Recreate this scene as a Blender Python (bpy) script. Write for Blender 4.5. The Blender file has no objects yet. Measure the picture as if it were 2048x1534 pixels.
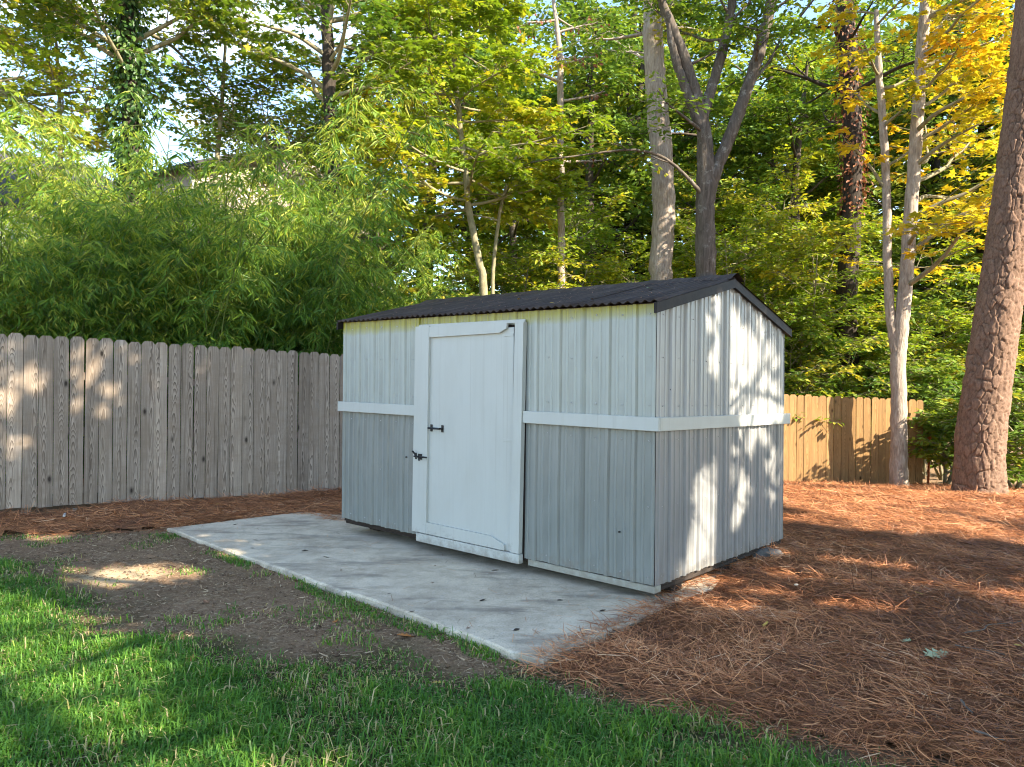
import bpy, math, random
import numpy as np
from mathutils import Matrix, Vector

R = np.random.default_rng(11)
random.seed(5)
sc = bpy.context.scene
C = sc.collection
PI = math.pi

# ------------------------------------------------------------------ camera
F, PITCH, ROLL, CH = 1480.0, 0.0022, 0.010, 1.534          # F in pixels of the 2048 px wide photo
cam = bpy.data.objects.new('camera', bpy.data.cameras.new('camera'))
C.objects.link(cam)
cam.data.sensor_width = 36.0
cam.data.lens = 36.0 * F / 2048.0
cam.data.clip_start = 0.05
cam.data.clip_end = 2000.0
_fw = Vector((0, math.cos(PITCH), math.sin(PITCH))); _u = Vector((0, -math.sin(PITCH), math.cos(PITCH))); _r = Vector((1, 0, 0))
_r2 = _r * math.cos(ROLL) + _u * math.sin(ROLL); _u2 = _u * math.cos(ROLL) - _r * math.sin(ROLL)
cam.matrix_world = Matrix(((_r2.x, _u2.x, -_fw.x, 0), (_r2.y, _u2.y, -_fw.y, 0), (_r2.z, _u2.z, -_fw.z, CH), (0, 0, 0, 1)))
sc.camera = cam

# ------------------------------------------------------------------ sky and sun
SUN_EL = math.radians(35.0)
SUN_AZ = np.array([0.80, -0.60])                             # horizontal direction towards the sun
SUN = np.array([SUN_AZ[0] * math.cos(SUN_EL), SUN_AZ[1] * math.cos(SUN_EL), math.sin(SUN_EL)])
w = bpy.data.worlds.new('World'); sc.world = w; w.use_nodes = True
wn = w.node_tree; wn.nodes.clear()
sky = wn.nodes.new('ShaderNodeTexSky'); sky.sky_type = 'NISHITA'; sky.sun_disc = False
sky.sun_elevation = SUN_EL; sky.sun_rotation = math.atan2(SUN_AZ[0], SUN_AZ[1])
sky.altitude = 100; sky.air_density = 1.0; sky.dust_density = 0.1; sky.ozone_density = 1.6
bg = wn.nodes.new('ShaderNodeBackground'); bg.inputs['Strength'].default_value = 0.14
wo = wn.nodes.new('ShaderNodeOutputWorld')
tcw = wn.nodes.new('ShaderNodeTexCoord'); mpw = wn.nodes.new('ShaderNodeMapping'); mpw.inputs['Scale'].default_value = (1, 1, 2.2); mpw.inputs['Location'].default_value = (3.7, 1.2, 0.4)
nzw = wn.nodes.new('ShaderNodeTexNoise'); nzw.inputs['Scale'].default_value = 3.2; nzw.inputs['Detail'].default_value = 7
rpw = wn.nodes.new('ShaderNodeValToRGB'); rpw.color_ramp.elements[0].position = 0.55; rpw.color_ramp.elements[1].position = 0.70
rpw.color_ramp.elements[1].color = (0.8, 0.8, 0.8, 1)
mxw = wn.nodes.new('ShaderNodeMix'); mxw.data_type = 'RGBA'; mxw.inputs['B'].default_value = (4.4, 4.4, 4.5, 1)
wn.links.new(tcw.outputs['Generated'], mpw.inputs['Vector']); wn.links.new(mpw.outputs[0], nzw.inputs['Vector'])
wn.links.new(nzw.outputs['Fac'], rpw.inputs['Fac']); wn.links.new(rpw.outputs['Color'], mxw.inputs['Factor'])
wn.links.new(sky.outputs[0], mxw.inputs['A']); wn.links.new(mxw.outputs['Result'], bg.inputs['Color'])
wn.links.new(bg.outputs[0], wo.inputs['Surface'])
sun = bpy.data.objects.new('sun', bpy.data.lights.new('sun', 'SUN')); C.objects.link(sun)
sun.data.energy = 4.4; sun.data.angle = math.radians(0.53); sun.data.color = (1.0, 0.90, 0.74)
sun.rotation_euler = Vector(SUN).to_track_quat('Z', 'Y').to_euler()
sc.view_settings.view_transform = 'Standard'; sc.view_settings.look = 'None'
sc.view_settings.exposure = 2.1; sc.view_settings.gamma = 1.0; sc.view_settings.use_curve_mapping = False
try:
    sc.cycles.max_bounces = 6; sc.cycles.diffuse_bounces = 3; sc.cycles.transmission_bounces = 3; sc.cycles.use_adaptive_sampling = True; sc.cycles.adaptive_threshold = 0.025; sc.cycles.filter_width = 1.05
    sc.cycles.transparent_max_bounces = 4; sc.cycles.use_denoising = True
except Exception:
    pass

# ------------------------------------------------------------------ geometry helpers
def ray(px, py):
    a = (px - 1024) / F; b = (767 - py) / F
    x = a * math.cos(ROLL) - b * math.sin(ROLL); z = a * math.sin(ROLL) + b * math.cos(ROLL)
    return np.array([x, math.cos(PITCH) - z * math.sin(PITCH), math.sin(PITCH) + z * math.cos(PITCH)])
def at(px, py, Y):
    d = ray(px, py); return d * (Y / d[1]) + np.array([0, 0, CH])
def gpt(px, py, z=0.0):
    d = ray(px, py); return (d * ((z - CH) / d[2]))[:2]

def link(o, parent=None):
    C.objects.link(o)
    if parent is not None: o.parent = parent
    return o
def tag(o, label=None, cat=None, group=None, kind=None):
    if label: o['label'] = label
    if cat: o['category'] = cat
    if group: o['group'] = group
    if kind: o['kind'] = kind
    return o
def empty(name, loc=(0, 0, 0), rz=0.0):
    o = bpy.data.objects.new(name, None); C.objects.link(o)
    o.location = loc; o.rotation_euler = (0, 0, rz); o.empty_display_size = 0.2
    return o
def make_mesh(name, V, Fs, smooth=False, attr=None):
    V = np.asarray(V, dtype=np.float32).reshape(-1, 3)
    if not isinstance(Fs, (list, tuple)): Fs = [Fs]
    Fs = [np.asarray(f, dtype=np.int32) for f in Fs if len(f)]
    me = bpy.data.meshes.new(name)
    me.vertices.add(len(V)); me.vertices.foreach_set('co', V.ravel())
    loops = np.concatenate([f.ravel() for f in Fs]).astype(np.int32)
    sizes = np.concatenate([np.full(len(f), f.shape[1], dtype=np.int32) for f in Fs])
    starts = np.concatenate([[0], np.cumsum(sizes)[:-1]]).astype(np.int32)
    me.loops.add(len(loops)); me.loops.foreach_set('vertex_index', loops)
    me.polygons.add(len(sizes)); me.polygons.foreach_set('loop_start', starts)
    me.polygons.foreach_set('use_smooth', np.full(len(sizes), bool(smooth)))
    me.update(calc_edges=True)
    if attr is not None:
        a = me.attributes.new('var', 'FLOAT', 'POINT'); a.data.foreach_set('value', np.asarray(attr, dtype=np.float32).ravel())
    return me
def obj(name, me, mat=None, parent=None):
    if mat is not None and not me.materials: me.materials.append(mat)
    return link(bpy.data.objects.new(name, me), parent)
def mobj(name, V, Fs, mat, parent=None, smooth=False, attr=None):
    return obj(name, make_mesh(name, V, Fs, smooth, attr), mat, parent)
def clone(o, parent=None, loc=None, rz=None, scale=None, label=None):
    c = o.copy(); C.objects.link(c); c.parent = parent
    for ch in list(o.children): clone(ch, c)
    if loc is not None: c.location = loc
    if rz is not None: c.rotation_euler = (0, 0, rz)
    if scale is not None: c.scale = (scale,) * 3 if np.isscalar(scale) else scale
    if label: c['label'] = label
    return c

class MB:
    """collects boxes, prisms and rods into one mesh"""
    def __init__(s, warp=None): s.v = []; s.q = []; s.t = []; s.warp = warp
    def raw(s, V, Q=(), T=()):
        n = len(s.v); s.v += [tuple(map(float, p)) for p in V]
        s.q += [tuple(int(i) + n for i in f) for f in Q]; s.t += [tuple(int(i) + n for i in f) for f in T]
        return s
    def box(s, x0, x1, y0, y1, z0, z1, b=0.0):
        if b <= 0:
            V = [(x0, y0, z0), (x1, y0, z0), (x1, y1, z0), (x0, y1, z0), (x0, y0, z1), (x1, y0, z1), (x1, y1, z1), (x0, y1, z1)]
            return s.raw(V, [(3, 2, 1, 0), (4, 5, 6, 7), (0, 1, 5, 4), (1, 2, 6, 5), (2, 3, 7, 6), (3, 0, 4, 7)])
        V = []; idx = {}
        for i, (sx, x) in enumerate(((1, x0), (-1, x1))):
            for j, (sy, y) in enumerate(((1, y0), (-1, y1))):
                for k, (sz, z) in enumerate(((1, z0), (-1, z1))):
                    idx[i, j, k] = len(V)
                    V += [(x, y + sy * b, z + sz * b), (x + sx * b, y, z + sz * b), (x + sx * b, y + sy * b, z)]
        g = lambda i, j, k, a: idx[i, j, k] + a
        Q = []; T = []
        for i in (0, 1): Q.append([g(i, 0, 0, 0), g(i, 1, 0, 0), g(i, 1, 1, 0), g(i, 0, 1, 0)][::(-1 if i == 0 else 1)])
        for j in (0, 1): Q.append([g(0, j, 0, 1), g(1, j, 0, 1), g(1, j, 1, 1), g(0, j, 1, 1)][::(1 if j == 0 else -1)])
        for k in (0, 1): Q.append([g(0, 0, k, 2), g(1, 0, k, 2), g(1, 1, k, 2), g(0, 1, k, 2)][::(-1 if k == 0 else 1)])
        for j in (0, 1):
            for k in (0, 1): Q.append([g(0, j, k, 1), g(1, j, k, 1), g(1, j, k, 2), g(0, j, k, 2)])
        for i in (0, 1):
            for k in (0, 1): Q.append([g(i, 0, k, 0), g(i, 1, k, 0), g(i, 1, k, 2), g(i, 0, k, 2)])
        for i in (0, 1):
            for j in (0, 1): Q.append([g(i, j, 0, 0), g(i, j, 1, 0), g(i, j, 1, 1), g(i, j, 0, 1)])
        for i in (0, 1):
            for j in (0, 1):
                for k in (0, 1): T.append([g(i, j, k, 0), g(i, j, k, 1), g(i, j, k, 2)])
        return s.raw(V, Q, T)
    def prism(s, poly, y0, y1, axis='y'):
        n = len(poly)
        f = {'y': lambda a, b, y: (a, y, b), 'x': lambda a, b, y: (y, a, b), 'z': lambda a, b, y: (a, b, y)}[axis]
        V = [f(a, b, y0) for a, b in poly] + [f(a, b, y1) for a, b in poly]
        s.raw(V, [(i, (i + 1) % n, n + (i + 1) % n, n + i) for i in range(n)])
        m = len(s.v) - 2 * n
        s.t += [(m, m + i + 1, m + i) for i in range(1, n - 1)] + [(m + n, m + n + i, m + n + i + 1) for i in range(1, n - 1)]
        return s
    def rod(s, p, q, r, sides=8, r2=None):
        P, Q, _ = tube_np(np.array([[p, q]], float), np.array([[r, r if r2 is None else r2]], float), sides, cap=True)
        return s.raw(P, Q, _)
    def build(s, name, mat, parent=None, smooth=False):
        V = np.array(s.v)
        if s.warp is not None: V = s.warp(V)
        Fs = []
        if s.q: Fs.append(np.array(s.q))
        if s.t: Fs.append(np.array(s.t))
        return mobj(name, V, Fs, mat, parent, smooth)

def unit(a): return a / np.maximum(np.linalg.norm(a, axis=-1, keepdims=True), 1e-9)
def tube_np(P, Rr, sides, cap=False):
    """P (n,k,3) polylines, Rr (n,k) radii -> verts, quads, cap triangles"""
    n, k, _ = P.shape
    T = np.empty_like(P); T[:, 1:-1] = P[:, 2:] - P[:, :-2]; T[:, 0] = P[:, 1] - P[:, 0]; T[:, -1] = P[:, -1] - P[:, -2]
    T = unit(T)
    m = unit(P[:, -1] - P[:, 0])
    ref = np.where(np.abs(m[:, 2:3]) > 0.8, np.array([[1.0, 0.13, 0]]), np.array([[0.0, 0, 1.0]]))[:, None, :]
    A = unit(np.cross(T, np.broadcast_to(ref, T.shape))); B = np.cross(T, A)
    th = np.arange(sides) * 2 * PI / sides
    V = P[:, :, None, :] + Rr[:, :, None, None] * (np.cos(th)[None, None, :, None] * A[:, :, None, :] + np.sin(th)[None, None, :, None] * B[:, :, None, :])
    base = (np.arange(n) * k * sides)[:, None, None] + (np.arange(k - 1) * sides)[None, :, None]
    i = np.arange(sides)[None, None, :]; j = (np.arange(sides) + 1)[None, None, :] % sides
    Q = np.stack([base + i, base + j, base + sides + j, base + sides + i], -1).reshape(-1, 4)
    Tc = []
    if cap:
        for a in range(n):
            b0 = a * k * sides; b1 = b0 + (k - 1) * sides
            Tc += [(b0, b0 + q + 1, b0 + q) for q in range(1, sides - 1)] + [(b1, b1 + q, b1 + q + 1) for q in range(1, sides - 1)]
    return V.reshape(-1, 3), Q, Tc
class Tubes:
    def __init__(s): s.V = []; s.Q = []; s.n = 0
    def add(s, P, Rr, sides):
        if len(P) == 0: return
        V, Q, _ = tube_np(P, Rr, sides); s.V.append(V); s.Q.append(Q + s.n); s.n += len(V)
    def build(s, name, mat, parent): return mobj(name, np.concatenate(s.V), np.concatenate(s.Q), mat, parent, smooth=True)

def _h(ix, iy, seed):
    n = (ix.astype(np.int64) * 374761393 + iy.astype(np.int64) * 668265263 + seed * 1442695041) & 0x7fffffff
    n = ((n ^ (n >> 13)) * 1274126177) & 0x7fffffff
    return ((n ^ (n >> 16)) & 0xffff) / 65535.0
def vnoise(x, y, scale=1.0, seed=0):
    x = np.asarray(x, float) * scale; y = np.asarray(y, float) * scale
    ix = np.floor(x); iy = np.floor(y); fx = x - ix; fy = y - iy
    fx = fx * fx * (3 - 2 * fx); fy = fy * fy * (3 - 2 * fy)
    a = _h(ix, iy, seed); b = _h(ix + 1, iy, seed); c = _h(ix, iy + 1, seed); d = _h(ix + 1, iy + 1, seed)
    return a + (b - a) * fx + (c - a) * fy + (a - b - c + d) * fx * fy
def fbm(x, y, scale=1.0, seed=0, oct=3):
    s = 0; amp = 0.5; tot = 0
    for o in range(oct):
        s = s + amp * vnoise(x, y, scale * 2 ** o, seed + o * 7); tot += amp; amp *= 0.5
    return s / tot
def sst(a, b, x):
    t = np.clip((x - a) / (b - a), 0, 1); return t * t * (3 - 2 * t)
def poly_sd(x, y, poly):
    """signed distance, positive inside"""
    x = np.asarray(x, float); y = np.asarray(y, float)
    d = np.full(x.shape, 1e9); ins = np.zeros(x.shape, bool)
    n = len(poly)
    for i in range(n):
        ax, ay = poly[i]; bx, by = poly[(i + 1) % n]
        ex, ey = bx - ax, by - ay
        t = np.clip(((x - ax) * ex + (y - ay) * ey) / (ex * ex + ey * ey + 1e-12), 0, 1)
        d = np.minimum(d, np.hypot(x - ax - t * ex, y - ay - t * ey))
        c = ((ay > y) != (by > y)) & (x < (bx - ax) * (y - ay) / (by - ay + 1e-12) + ax)
        ins ^= c
    return np.where(ins, d, -d)

# ------------------------------------------------------------------ materials
class NT:
    def __init__(s, name):
        s.m = bpy.data.materials.new(name); s.m.use_nodes = True; s.t = s.m.node_tree; s.t.nodes.clear()
        s.out = s.t.nodes.new('ShaderNodeOutputMaterial')
    def n(s, typ, ins=None, **kw):
        nd = s.t.nodes.new('ShaderNode' + typ)
        for k, v in kw.items(): setattr(nd, k, v)
        for k, v in (ins or {}).items():
            so = nd.inputs[k]
            if isinstance(v, bpy.types.NodeSocket): s.t.links.new(v, so)
            else:
                if isinstance(v, (tuple, list)) and len(v) == 3 and so.type == 'RGBA': v = (*v, 1)
                so.default_value = v
        return nd
    def ramp(s, fac, stops, interp='LINEAR'):
        r = s.t.nodes.new('ShaderNodeValToRGB'); cr = r.color_ramp; cr.interpolation = interp
        while len(cr.elements) < len(stops): cr.elements.new(0.5)
        for e, (p, c) in zip(cr.elements, stops):
            e.position = p; e.color = (*c, 1) if not np.isscalar(c) else (c, c, c, 1)
        s.t.links.new(fac, r.inputs[0]); return r.outputs[0]
    def mix(s, fac, a, b, blend='MIX'):
        nd = s.n('Mix', data_type='RGBA', blend_type=blend)
        for k, v in (('Factor', fac), ('A', a), ('B', b)):
            so = [i for i in nd.inputs if i.name == k and (i.type == 'RGBA' or k == 'Factor') and i.enabled][0]
            if isinstance(v, bpy.types.NodeSocket): s.t.links.new(v, so)
            else: so.default_value = (*v, 1) if isinstance(v, (tuple, list)) and len(v) == 3 else v
        return [o for o in nd.outputs if o.type == 'RGBA' and o.enabled][0]
    def math(s, op, a, b=0.0, c=None):
        nd = s.n('Math', operation=op)
        for i, v in enumerate([a, b] + ([c] if c is not None else [])):
            if isinstance(v, bpy.types.NodeSocket): s.t.links.new(v, nd.inputs[i])
            else: nd.inputs[i].default_value = v
        return nd.outputs[0]
    def coord(s, which='Object'): return s.n('TexCoord').outputs[which]
    def mapping(s, vec, scale=(1, 1, 1), loc=(0, 0, 0), rot=(0, 0, 0)):
        return s.n('Mapping', {'Vector': vec, 'Scale': scale, 'Location': loc, 'Rotation': rot}).outputs[0]
    def noise(s, vec, scale, detail=4, rough=0.55, dist=0.0):
        return s.n('TexNoise', {'Vector': vec, 'Scale': scale, 'Detail': detail, 'Roughness': rough, 'Distortion': dist}).outputs['Fac']
    def bump(s, h, strength=0.3, dist=0.01):
        return s.n('Bump', {'Height': h, 'Strength': strength, 'Distance': dist}).outputs[0]
    def done(s, color, rough=0.7, normal=None, spec=0.3, metallic=0.0, extra=None):
        ins = {'Base Color': color, 'Roughness': rough, 'Specular IOR Level': spec, 'Metallic': metallic}
        if normal is not None: ins['Normal'] = normal
        p = s.n('BsdfPrincipled', ins)
        sh = p.outputs[0]
        if extra is not None: sh = extra(s, sh)
        s.t.links.new(sh, s.out.inputs['Surface']); return s.m

def leaf_mat(name, stops, tcol, tamt=0.4, rough=0.5, spec=0.25):
    m = NT(name)
    v = m.n('Attribute', attribute_name='var').outputs['Fac']
    col = m.ramp(v, stops)
    p = m.n('BsdfPrincipled', {'Base Color': col, 'Roughness': rough, 'Specular IOR Level': spec})
    tc = m.mix(1.0, col, tcol, 'MULTIPLY')
    t = m.n('BsdfTranslucent', {'Color': tc})
    x = m.n('MixShader', {0: tamt, 1: p.outputs[0], 2: t.outputs[0]})
    m.t.links.new(x.outputs[0], m.out.inputs['Surface'])
    return m.m
def g3(*c): return tuple(c)
M = {}
M['leaf_maple'] = leaf_mat('leaf_maple', [(0, (0.095, 0.179, 0.020)), (0.5, (0.224, 0.302, 0.029)), (0.8, (0.403, 0.403, 0.039)), (1, (0.515, 0.403, 0.045))], (1.45, 1.4, 0.55), 0.42)
M['leaf_green'] = leaf_mat('leaf_green', [(0, (0.057, 0.124, 0.023)), (0.55, (0.152, 0.234, 0.031)), (0.85, (0.316, 0.341, 0.041)), (1, (0.455, 0.354, 0.037))], (1.45, 1.4, 0.6), 0.38)
M['leaf_dark'] = leaf_mat('leaf_dark', [(0, (0.060, 0.120, 0.024)), (0.55, (0.140, 0.205, 0.030)), (1, (0.34, 0.32, 0.04))], (1.4, 1.4, 0.6), 0.38)
M['leaf_bamboo'] = leaf_mat('leaf_bamboo', [(0, (0.052, 0.132, 0.025)), (0.5, (0.132, 0.236, 0.030)), (0.8, (0.287, 0.356, 0.040)), (1, (0.437, 0.414, 0.081))], (1.4, 1.35, 0.55), 0.36, 0.38)
M['leaf_yellow'] = leaf_mat('leaf_yellow', [(0, (0.24, 0.27, 0.025)), (0.3, (0.50, 0.44, 0.03)), (0.7, (0.66, 0.44, 0.028)), (1, (0.60, 0.24, 0.02))], (1.2, 1.15, 0.6), 0.45)
M['leaf_dead'] = leaf_mat('leaf_dead', [(0, (0.130, 0.046, 0.023)), (0.6, (0.221, 0.085, 0.039)), (1, (0.312, 0.143, 0.065))], (1.2, 1.0, 0.8), 0.25)
M['leaf_ivy'] = leaf_mat('leaf_ivy', [(0, (0.028, 0.070, 0.020)), (0.7, (0.063, 0.126, 0.025)), (1, (0.140, 0.182, 0.042))], (1.3, 1.4, 0.6), 0.25, 0.35)
M['leaf_needle'] = leaf_mat('leaf_needle', [(0, (0.020, 0.045, 0.014)), (1, (0.06, 0.09, 0.02))], (1.2, 1.3, 0.6), 0.2)
M['grass'] = leaf_mat('grass', [(0, (0.055, 0.150, 0.028)), (0.45, (0.115, 0.260, 0.034)), (0.8, (0.24, 0.36, 0.045)), (0.9, (0.40, 0.35, 0.14)), (1, (0.54, 0.43, 0.25))], (1.35, 1.3, 0.6), 0.35, 0.42)
M['needle'] = leaf_mat('needle', [(0, (0.085, 0.036, 0.018)), (0.32, (0.31, 0.122, 0.054)), (0.65, (0.62, 0.265, 0.108)), (0.9, (0.76, 0.39, 0.18)), (1, (0.78, 0.52, 0.31))], (1.1, 1.0, 0.9), 0.12, 0.5)

def bark_mat(name, c0, c1, c2, sx=9, sz=1.6, bump=0.6, lichen=None):
    m = NT(name); o = m.coord()
    v = m.mapping(o, (sx, sx, sz))
    a = m.noise(v, 2.2, 6, 0.65, 0.4); b = m.noise(o, 1.6, 3)
    col = m.ramp(a, [(0.25, c0), (0.5, c1), (0.75, c2)])
    col = m.mix(m.ramp(b, [(0.35, 0.0), (0.75, 0.45)]), col, tuple(x * 1.35 for x in c1))
    if lichen:
        l = m.noise(o, 5.5, 5, 0.7); col = m.mix(m.ramp(l, [(0.56, 0.0), (0.66, 0.8)]), col, lichen)
    return m.done(col, 0.9, m.bump(a, bump, 0.03), 0.1)
M['bark_grey'] = bark_mat('bark_grey', (0.040, 0.031, 0.024), (0.105, 0.085, 0.066), (0.20, 0.165, 0.13), lichen=(0.26, 0.24, 0.20))
M['bark_pale'] = bark_mat('bark_pale', (0.13, 0.095, 0.070), (0.33, 0.265, 0.205), (0.52, 0.45, 0.37), 11, 2.4, 0.9)
M['bark_brown'] = bark_mat('bark_brown', (0.030, 0.023, 0.017), (0.080, 0.062, 0.046), (0.15, 0.12, 0.09))
M['bark_dark'] = bark_mat('bark_dark', (0.018, 0.014, 0.011), (0.045, 0.036, 0.028), (0.085, 0.07, 0.055))
M['bark_thin'] = bark_mat('bark_thin', (0.11, 0.10, 0.06), (0.23, 0.20, 0.12), (0.36, 0.31, 0.20), 6, 3, 0.3)
M['culm'] = bark_mat('culm', (0.05, 0.08, 0.02), (0.11, 0.15, 0.04), (0.22, 0.22, 0.08), 4, 1, 0.1)
def _pine():
    m = NT('bark_pine'); o = m.coord(); v = m.n('Attribute', attribute_name='var').outputs['Fac']
    col = m.ramp(v, [(0, (0.050, 0.030, 0.021)), (0.25, (0.115, 0.068, 0.046)), (0.6, (0.22, 0.132, 0.088)), (1, (0.35, 0.215, 0.15))])
    a = m.noise(m.mapping(o, (1, 1, 0.5)), 38, 5, 0.7); col = m.mix(0.55, col, m.ramp(a, [(0.3, (0.06, 0.038, 0.027)), (0.7, (0.34, 0.22, 0.15))]))
    return m.done(col, 0.9, m.bump(a, 0.5, 0.012), 0.1)
M['bark_pine'] = _pine()

def wood_mat(name, base, dark, light, stain, ringw=0.75, grey=None):
    """vertical boards: z along the grain, x across"""
    m = NT(name); o = m.coord(); rnd = m.n('ObjectInfo').outputs['Random']
    off = m.n('CombineXYZ', {'X': m.math('MULTIPLY', rnd, 7.3), 'Y': m.math('MULTIPLY', rnd, 31.0), 'Z': m.math('MULTIPLY', rnd, 53.0)}).outputs[0]
    p = m.n('VectorMath', {0: o, 1: off}, operation='ADD').outputs[0]
    # flat-sawn growth rings: parabolic arches up the board
    sx = m.n('SeparateXYZ', {'Vector': o}); r2 = m.math('FRACT', m.math('MULTIPLY', rnd, 17.3)); r3 = m.math('FRACT', m.math('MULTIPLY', rnd, 41.7))
    xc = m.math('SUBTRACT', sx.outputs['X'], m.math('MULTIPLY', m.math('SUBTRACT', r2, 0.5), 0.09))
    wn_ = m.noise(m.mapping(p, (5, 5, 1.3)), 1.0, 3, 0.5)
    wf_ = m.noise(m.mapping(p, (16, 16, 5)), 1.0, 2, 0.5)
    gq = m.math('ADD', m.math('MULTIPLY', m.math('MULTIPLY', xc, xc), 1500.0), m.math('MULTIPLY', sx.outputs['Z'], m.math('MULTIPLY_ADD', r3, 9.0, 1.5)))
    gq = m.math('ADD', gq, m.math('ADD', m.math('MULTIPLY', wn_, 9.0), m.math('MULTIPLY', wf_, 1.6)))
    wv = m.math('FRACT', gq)
    fine = m.noise(m.mapping(p, (90, 90, 2.0)), 1.0, 4, 0.7)
    blot = m.noise(m.mapping(p, (4, 4, 1.5)), 1.0, 4, 0.6)
    col = m.mix(m.ramp(wv, [(0.0, 0.05), (0.45, ringw * 0.15), (0.85, ringw), (0.95, ringw), (1.0, 0.05)]), base, dark)
    col = m.mix(m.ramp(fine, [(0.3, 0.55), (0.6, 0.0)]), col, dark)
    col = m.mix(m.ramp(fine, [(0.55, 0.0), (0.85, 0.6)]), col, light)
    col = m.mix(m.ramp(blot, [(0.42, 0.0), (0.72, 0.65)]), col, stain)
    wt = m.noise(m.mapping(p, (3, 3, 9)), 1.0, 4, 0.65); col = m.mix(m.ramp(wt, [(0.48, 0.0), (0.66, 0.5)]), col, stain); stv = m.noise(m.mapping(p, (30, 30, 0.8)), 1.0, 3, 0.6); col = m.mix(m.ramp(stv, [(0.56, 0.0), (0.72, 0.6)]), col, tuple(x * 0.7 for x in dark))
    vo = m.n('TexVoronoi', {'Vector': m.mapping(p, (5.5, 5.5, 2.6)), 'Scale': 1.0, 'Randomness': 1.0})
    kn = m.ramp(vo.outputs['Distance'], [(0.05, 1.0), (0.10, 0.45), (0.16, 0.0)])
    sel = m.ramp(m.n('SeparateColor', {'Color': vo.outputs['Color']}).outputs[0], [(0.30, 0.0), (0.35, 1.0)], 'CONSTANT')
    col = m.mix(m.math('MULTIPLY', kn, sel), col, tuple(x * 0.35 for x in dark))
    tint = m.ramp(rnd, [(0, (0.74, 0.72, 0.70)), (0.35, (1.05, 1.04, 1.02)), (0.6, (0.88, 0.86, 0.84)), (1, (1.22, 1.19, 1.15))])
    col = m.mix(1.0, col, tint, 'MULTIPLY')
    h = m.math('ADD', m.math('MULTIPLY', fine, 0.6), m.math('MULTIPLY', wv, 0.5))
    return m.done(col, 0.85, m.bump(h, 0.35, 0.006), 0.15)
M['wood_grey'] = wood_mat('wood_grey', (0.46, 0.375, 0.29), (0.125, 0.095, 0.070), (0.66, 0.56, 0.455), (0.23, 0.175, 0.125), 0.95)
M['wood_new'] = wood_mat('wood_new', (0.42, 0.255, 0.105), (0.20, 0.108, 0.042), (0.54, 0.36, 0.17), (0.27, 0.165, 0.075), 0.7)
M['wood_dark'] = wood_mat('wood_dark', (0.055, 0.042, 0.034), (0.022, 0.017, 0.014), (0.10, 0.08, 0.065), (0.03, 0.024, 0.02), 0.5)

def paint_mat(name, col, dirt_and_shade, rough=0.5, stain=False, wood=False):
    m = NT(name); o = m.coord()
    a = m.noise(m.mapping(o, (1.2, 1.2, 0.5)), 3.5, 5, 0.65); b = m.noise(m.mapping(o, (18, 18, 0.7)), 1.5, 4, 0.6); f = m.noise(o, 120, 3)
    c = m.mix(m.ramp(a, [(0.42, 0.0), (0.8, 0.45)]), col, dirt_and_shade)
    c = m.mix(m.ramp(b, [(0.5, 0.0), (0.85, 0.35)]), c, dirt_and_shade)
    if stain:                                                # algae below the eaves
        z = m.n('SeparateXYZ', {'Vector': o}).outputs['Z']
        hgt = m.math('ADD', z, m.math('MULTIPLY', m.math('SUBTRACT', m.noise(m.mapping(o, (7, 7, 1.5)), 1.0, 3), 0.5), 0.09))
        hgt = m.n('MapRange', {'Value': hgt, 'From Min': 1.87, 'From Max': 2.01}).outputs[0]
        c = m.mix(m.ramp(hgt, [(0.15, 0.0), (0.45, 0.6), (0.75, 0.97)]), c, (0.34, 0.31, 0.03))
    rib_shade = m.n('Attribute', attribute_name='var').outputs['Fac']
    c = m.mix(m.math('MULTIPLY', rib_shade, m.ramp(m.noise(m.mapping(o, (6, 6, 2)), 1.5, 4, 0.6), [(0.3, 0.12), (0.65, 0.55)])), c, tuple(x * 0.5 for x in dirt_and_shade))  # rib shading put into the colour: dark lines along the rib feet
    zb = m.n('SeparateXYZ', {'Vector': o}).outputs['Z']
    sp_ = m.math('SUBTRACT', m.noise(o, 13, 5, 0.75), m.math('MULTIPLY', zb, 1.5))
    c = m.mix(m.ramp(sp_, [(0.40, 0.0), (0.62, 0.55)]), c, (0.20, 0.165, 0.125))
    sk = m.noise(m.mapping(o, (30, 30, 0.35)), 1.0, 3, 0.6); c = m.mix(m.ramp(sk, [(0.60, 0.0), (0.78, 0.30)]), c, (0.24, 0.20, 0.15))
    h = m.math('ADD', m.math('MULTIPLY', f, 0.3), m.math('MULTIPLY', a, 0.8))
    return m.done(c, rough, m.bump(h, 0.15 if not wood else 0.3, 0.004), 0.4)
M['white'] = paint_mat('white_paint', (0.475, 0.480, 0.432), (0.40, 0.395, 0.34), 0.42, wood=True)
M['metal_up'] = paint_mat('pale_painted_metal', (0.385, 0.405, 0.36), (0.31, 0.32, 0.27), 0.32, stain=True)
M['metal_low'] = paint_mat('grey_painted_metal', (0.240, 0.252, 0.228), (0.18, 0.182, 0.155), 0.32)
M['metal_side'] = paint_mat('side_painted_metal', (0.40, 0.395, 0.375), (0.32, 0.31, 0.285), 0.36)
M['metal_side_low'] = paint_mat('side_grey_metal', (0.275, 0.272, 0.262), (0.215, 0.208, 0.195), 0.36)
M['skid_paint'] = paint_mat('skid_paint', (0.36, 0.355, 0.295), (0.26, 0.25, 0.19), 0.6, wood=True)
def _simple(name, c0, c1, scale, rough, bump=0.2, spec=0.3, bd=0.01):
    m = NT(name); o = m.coord(); a = m.noise(o, scale, 6, 0.65)
    return m.done(m.ramp(a, [(0.3, c0), (0.7, c1)]), rough, m.bump(a, bump, bd), spec)
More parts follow.
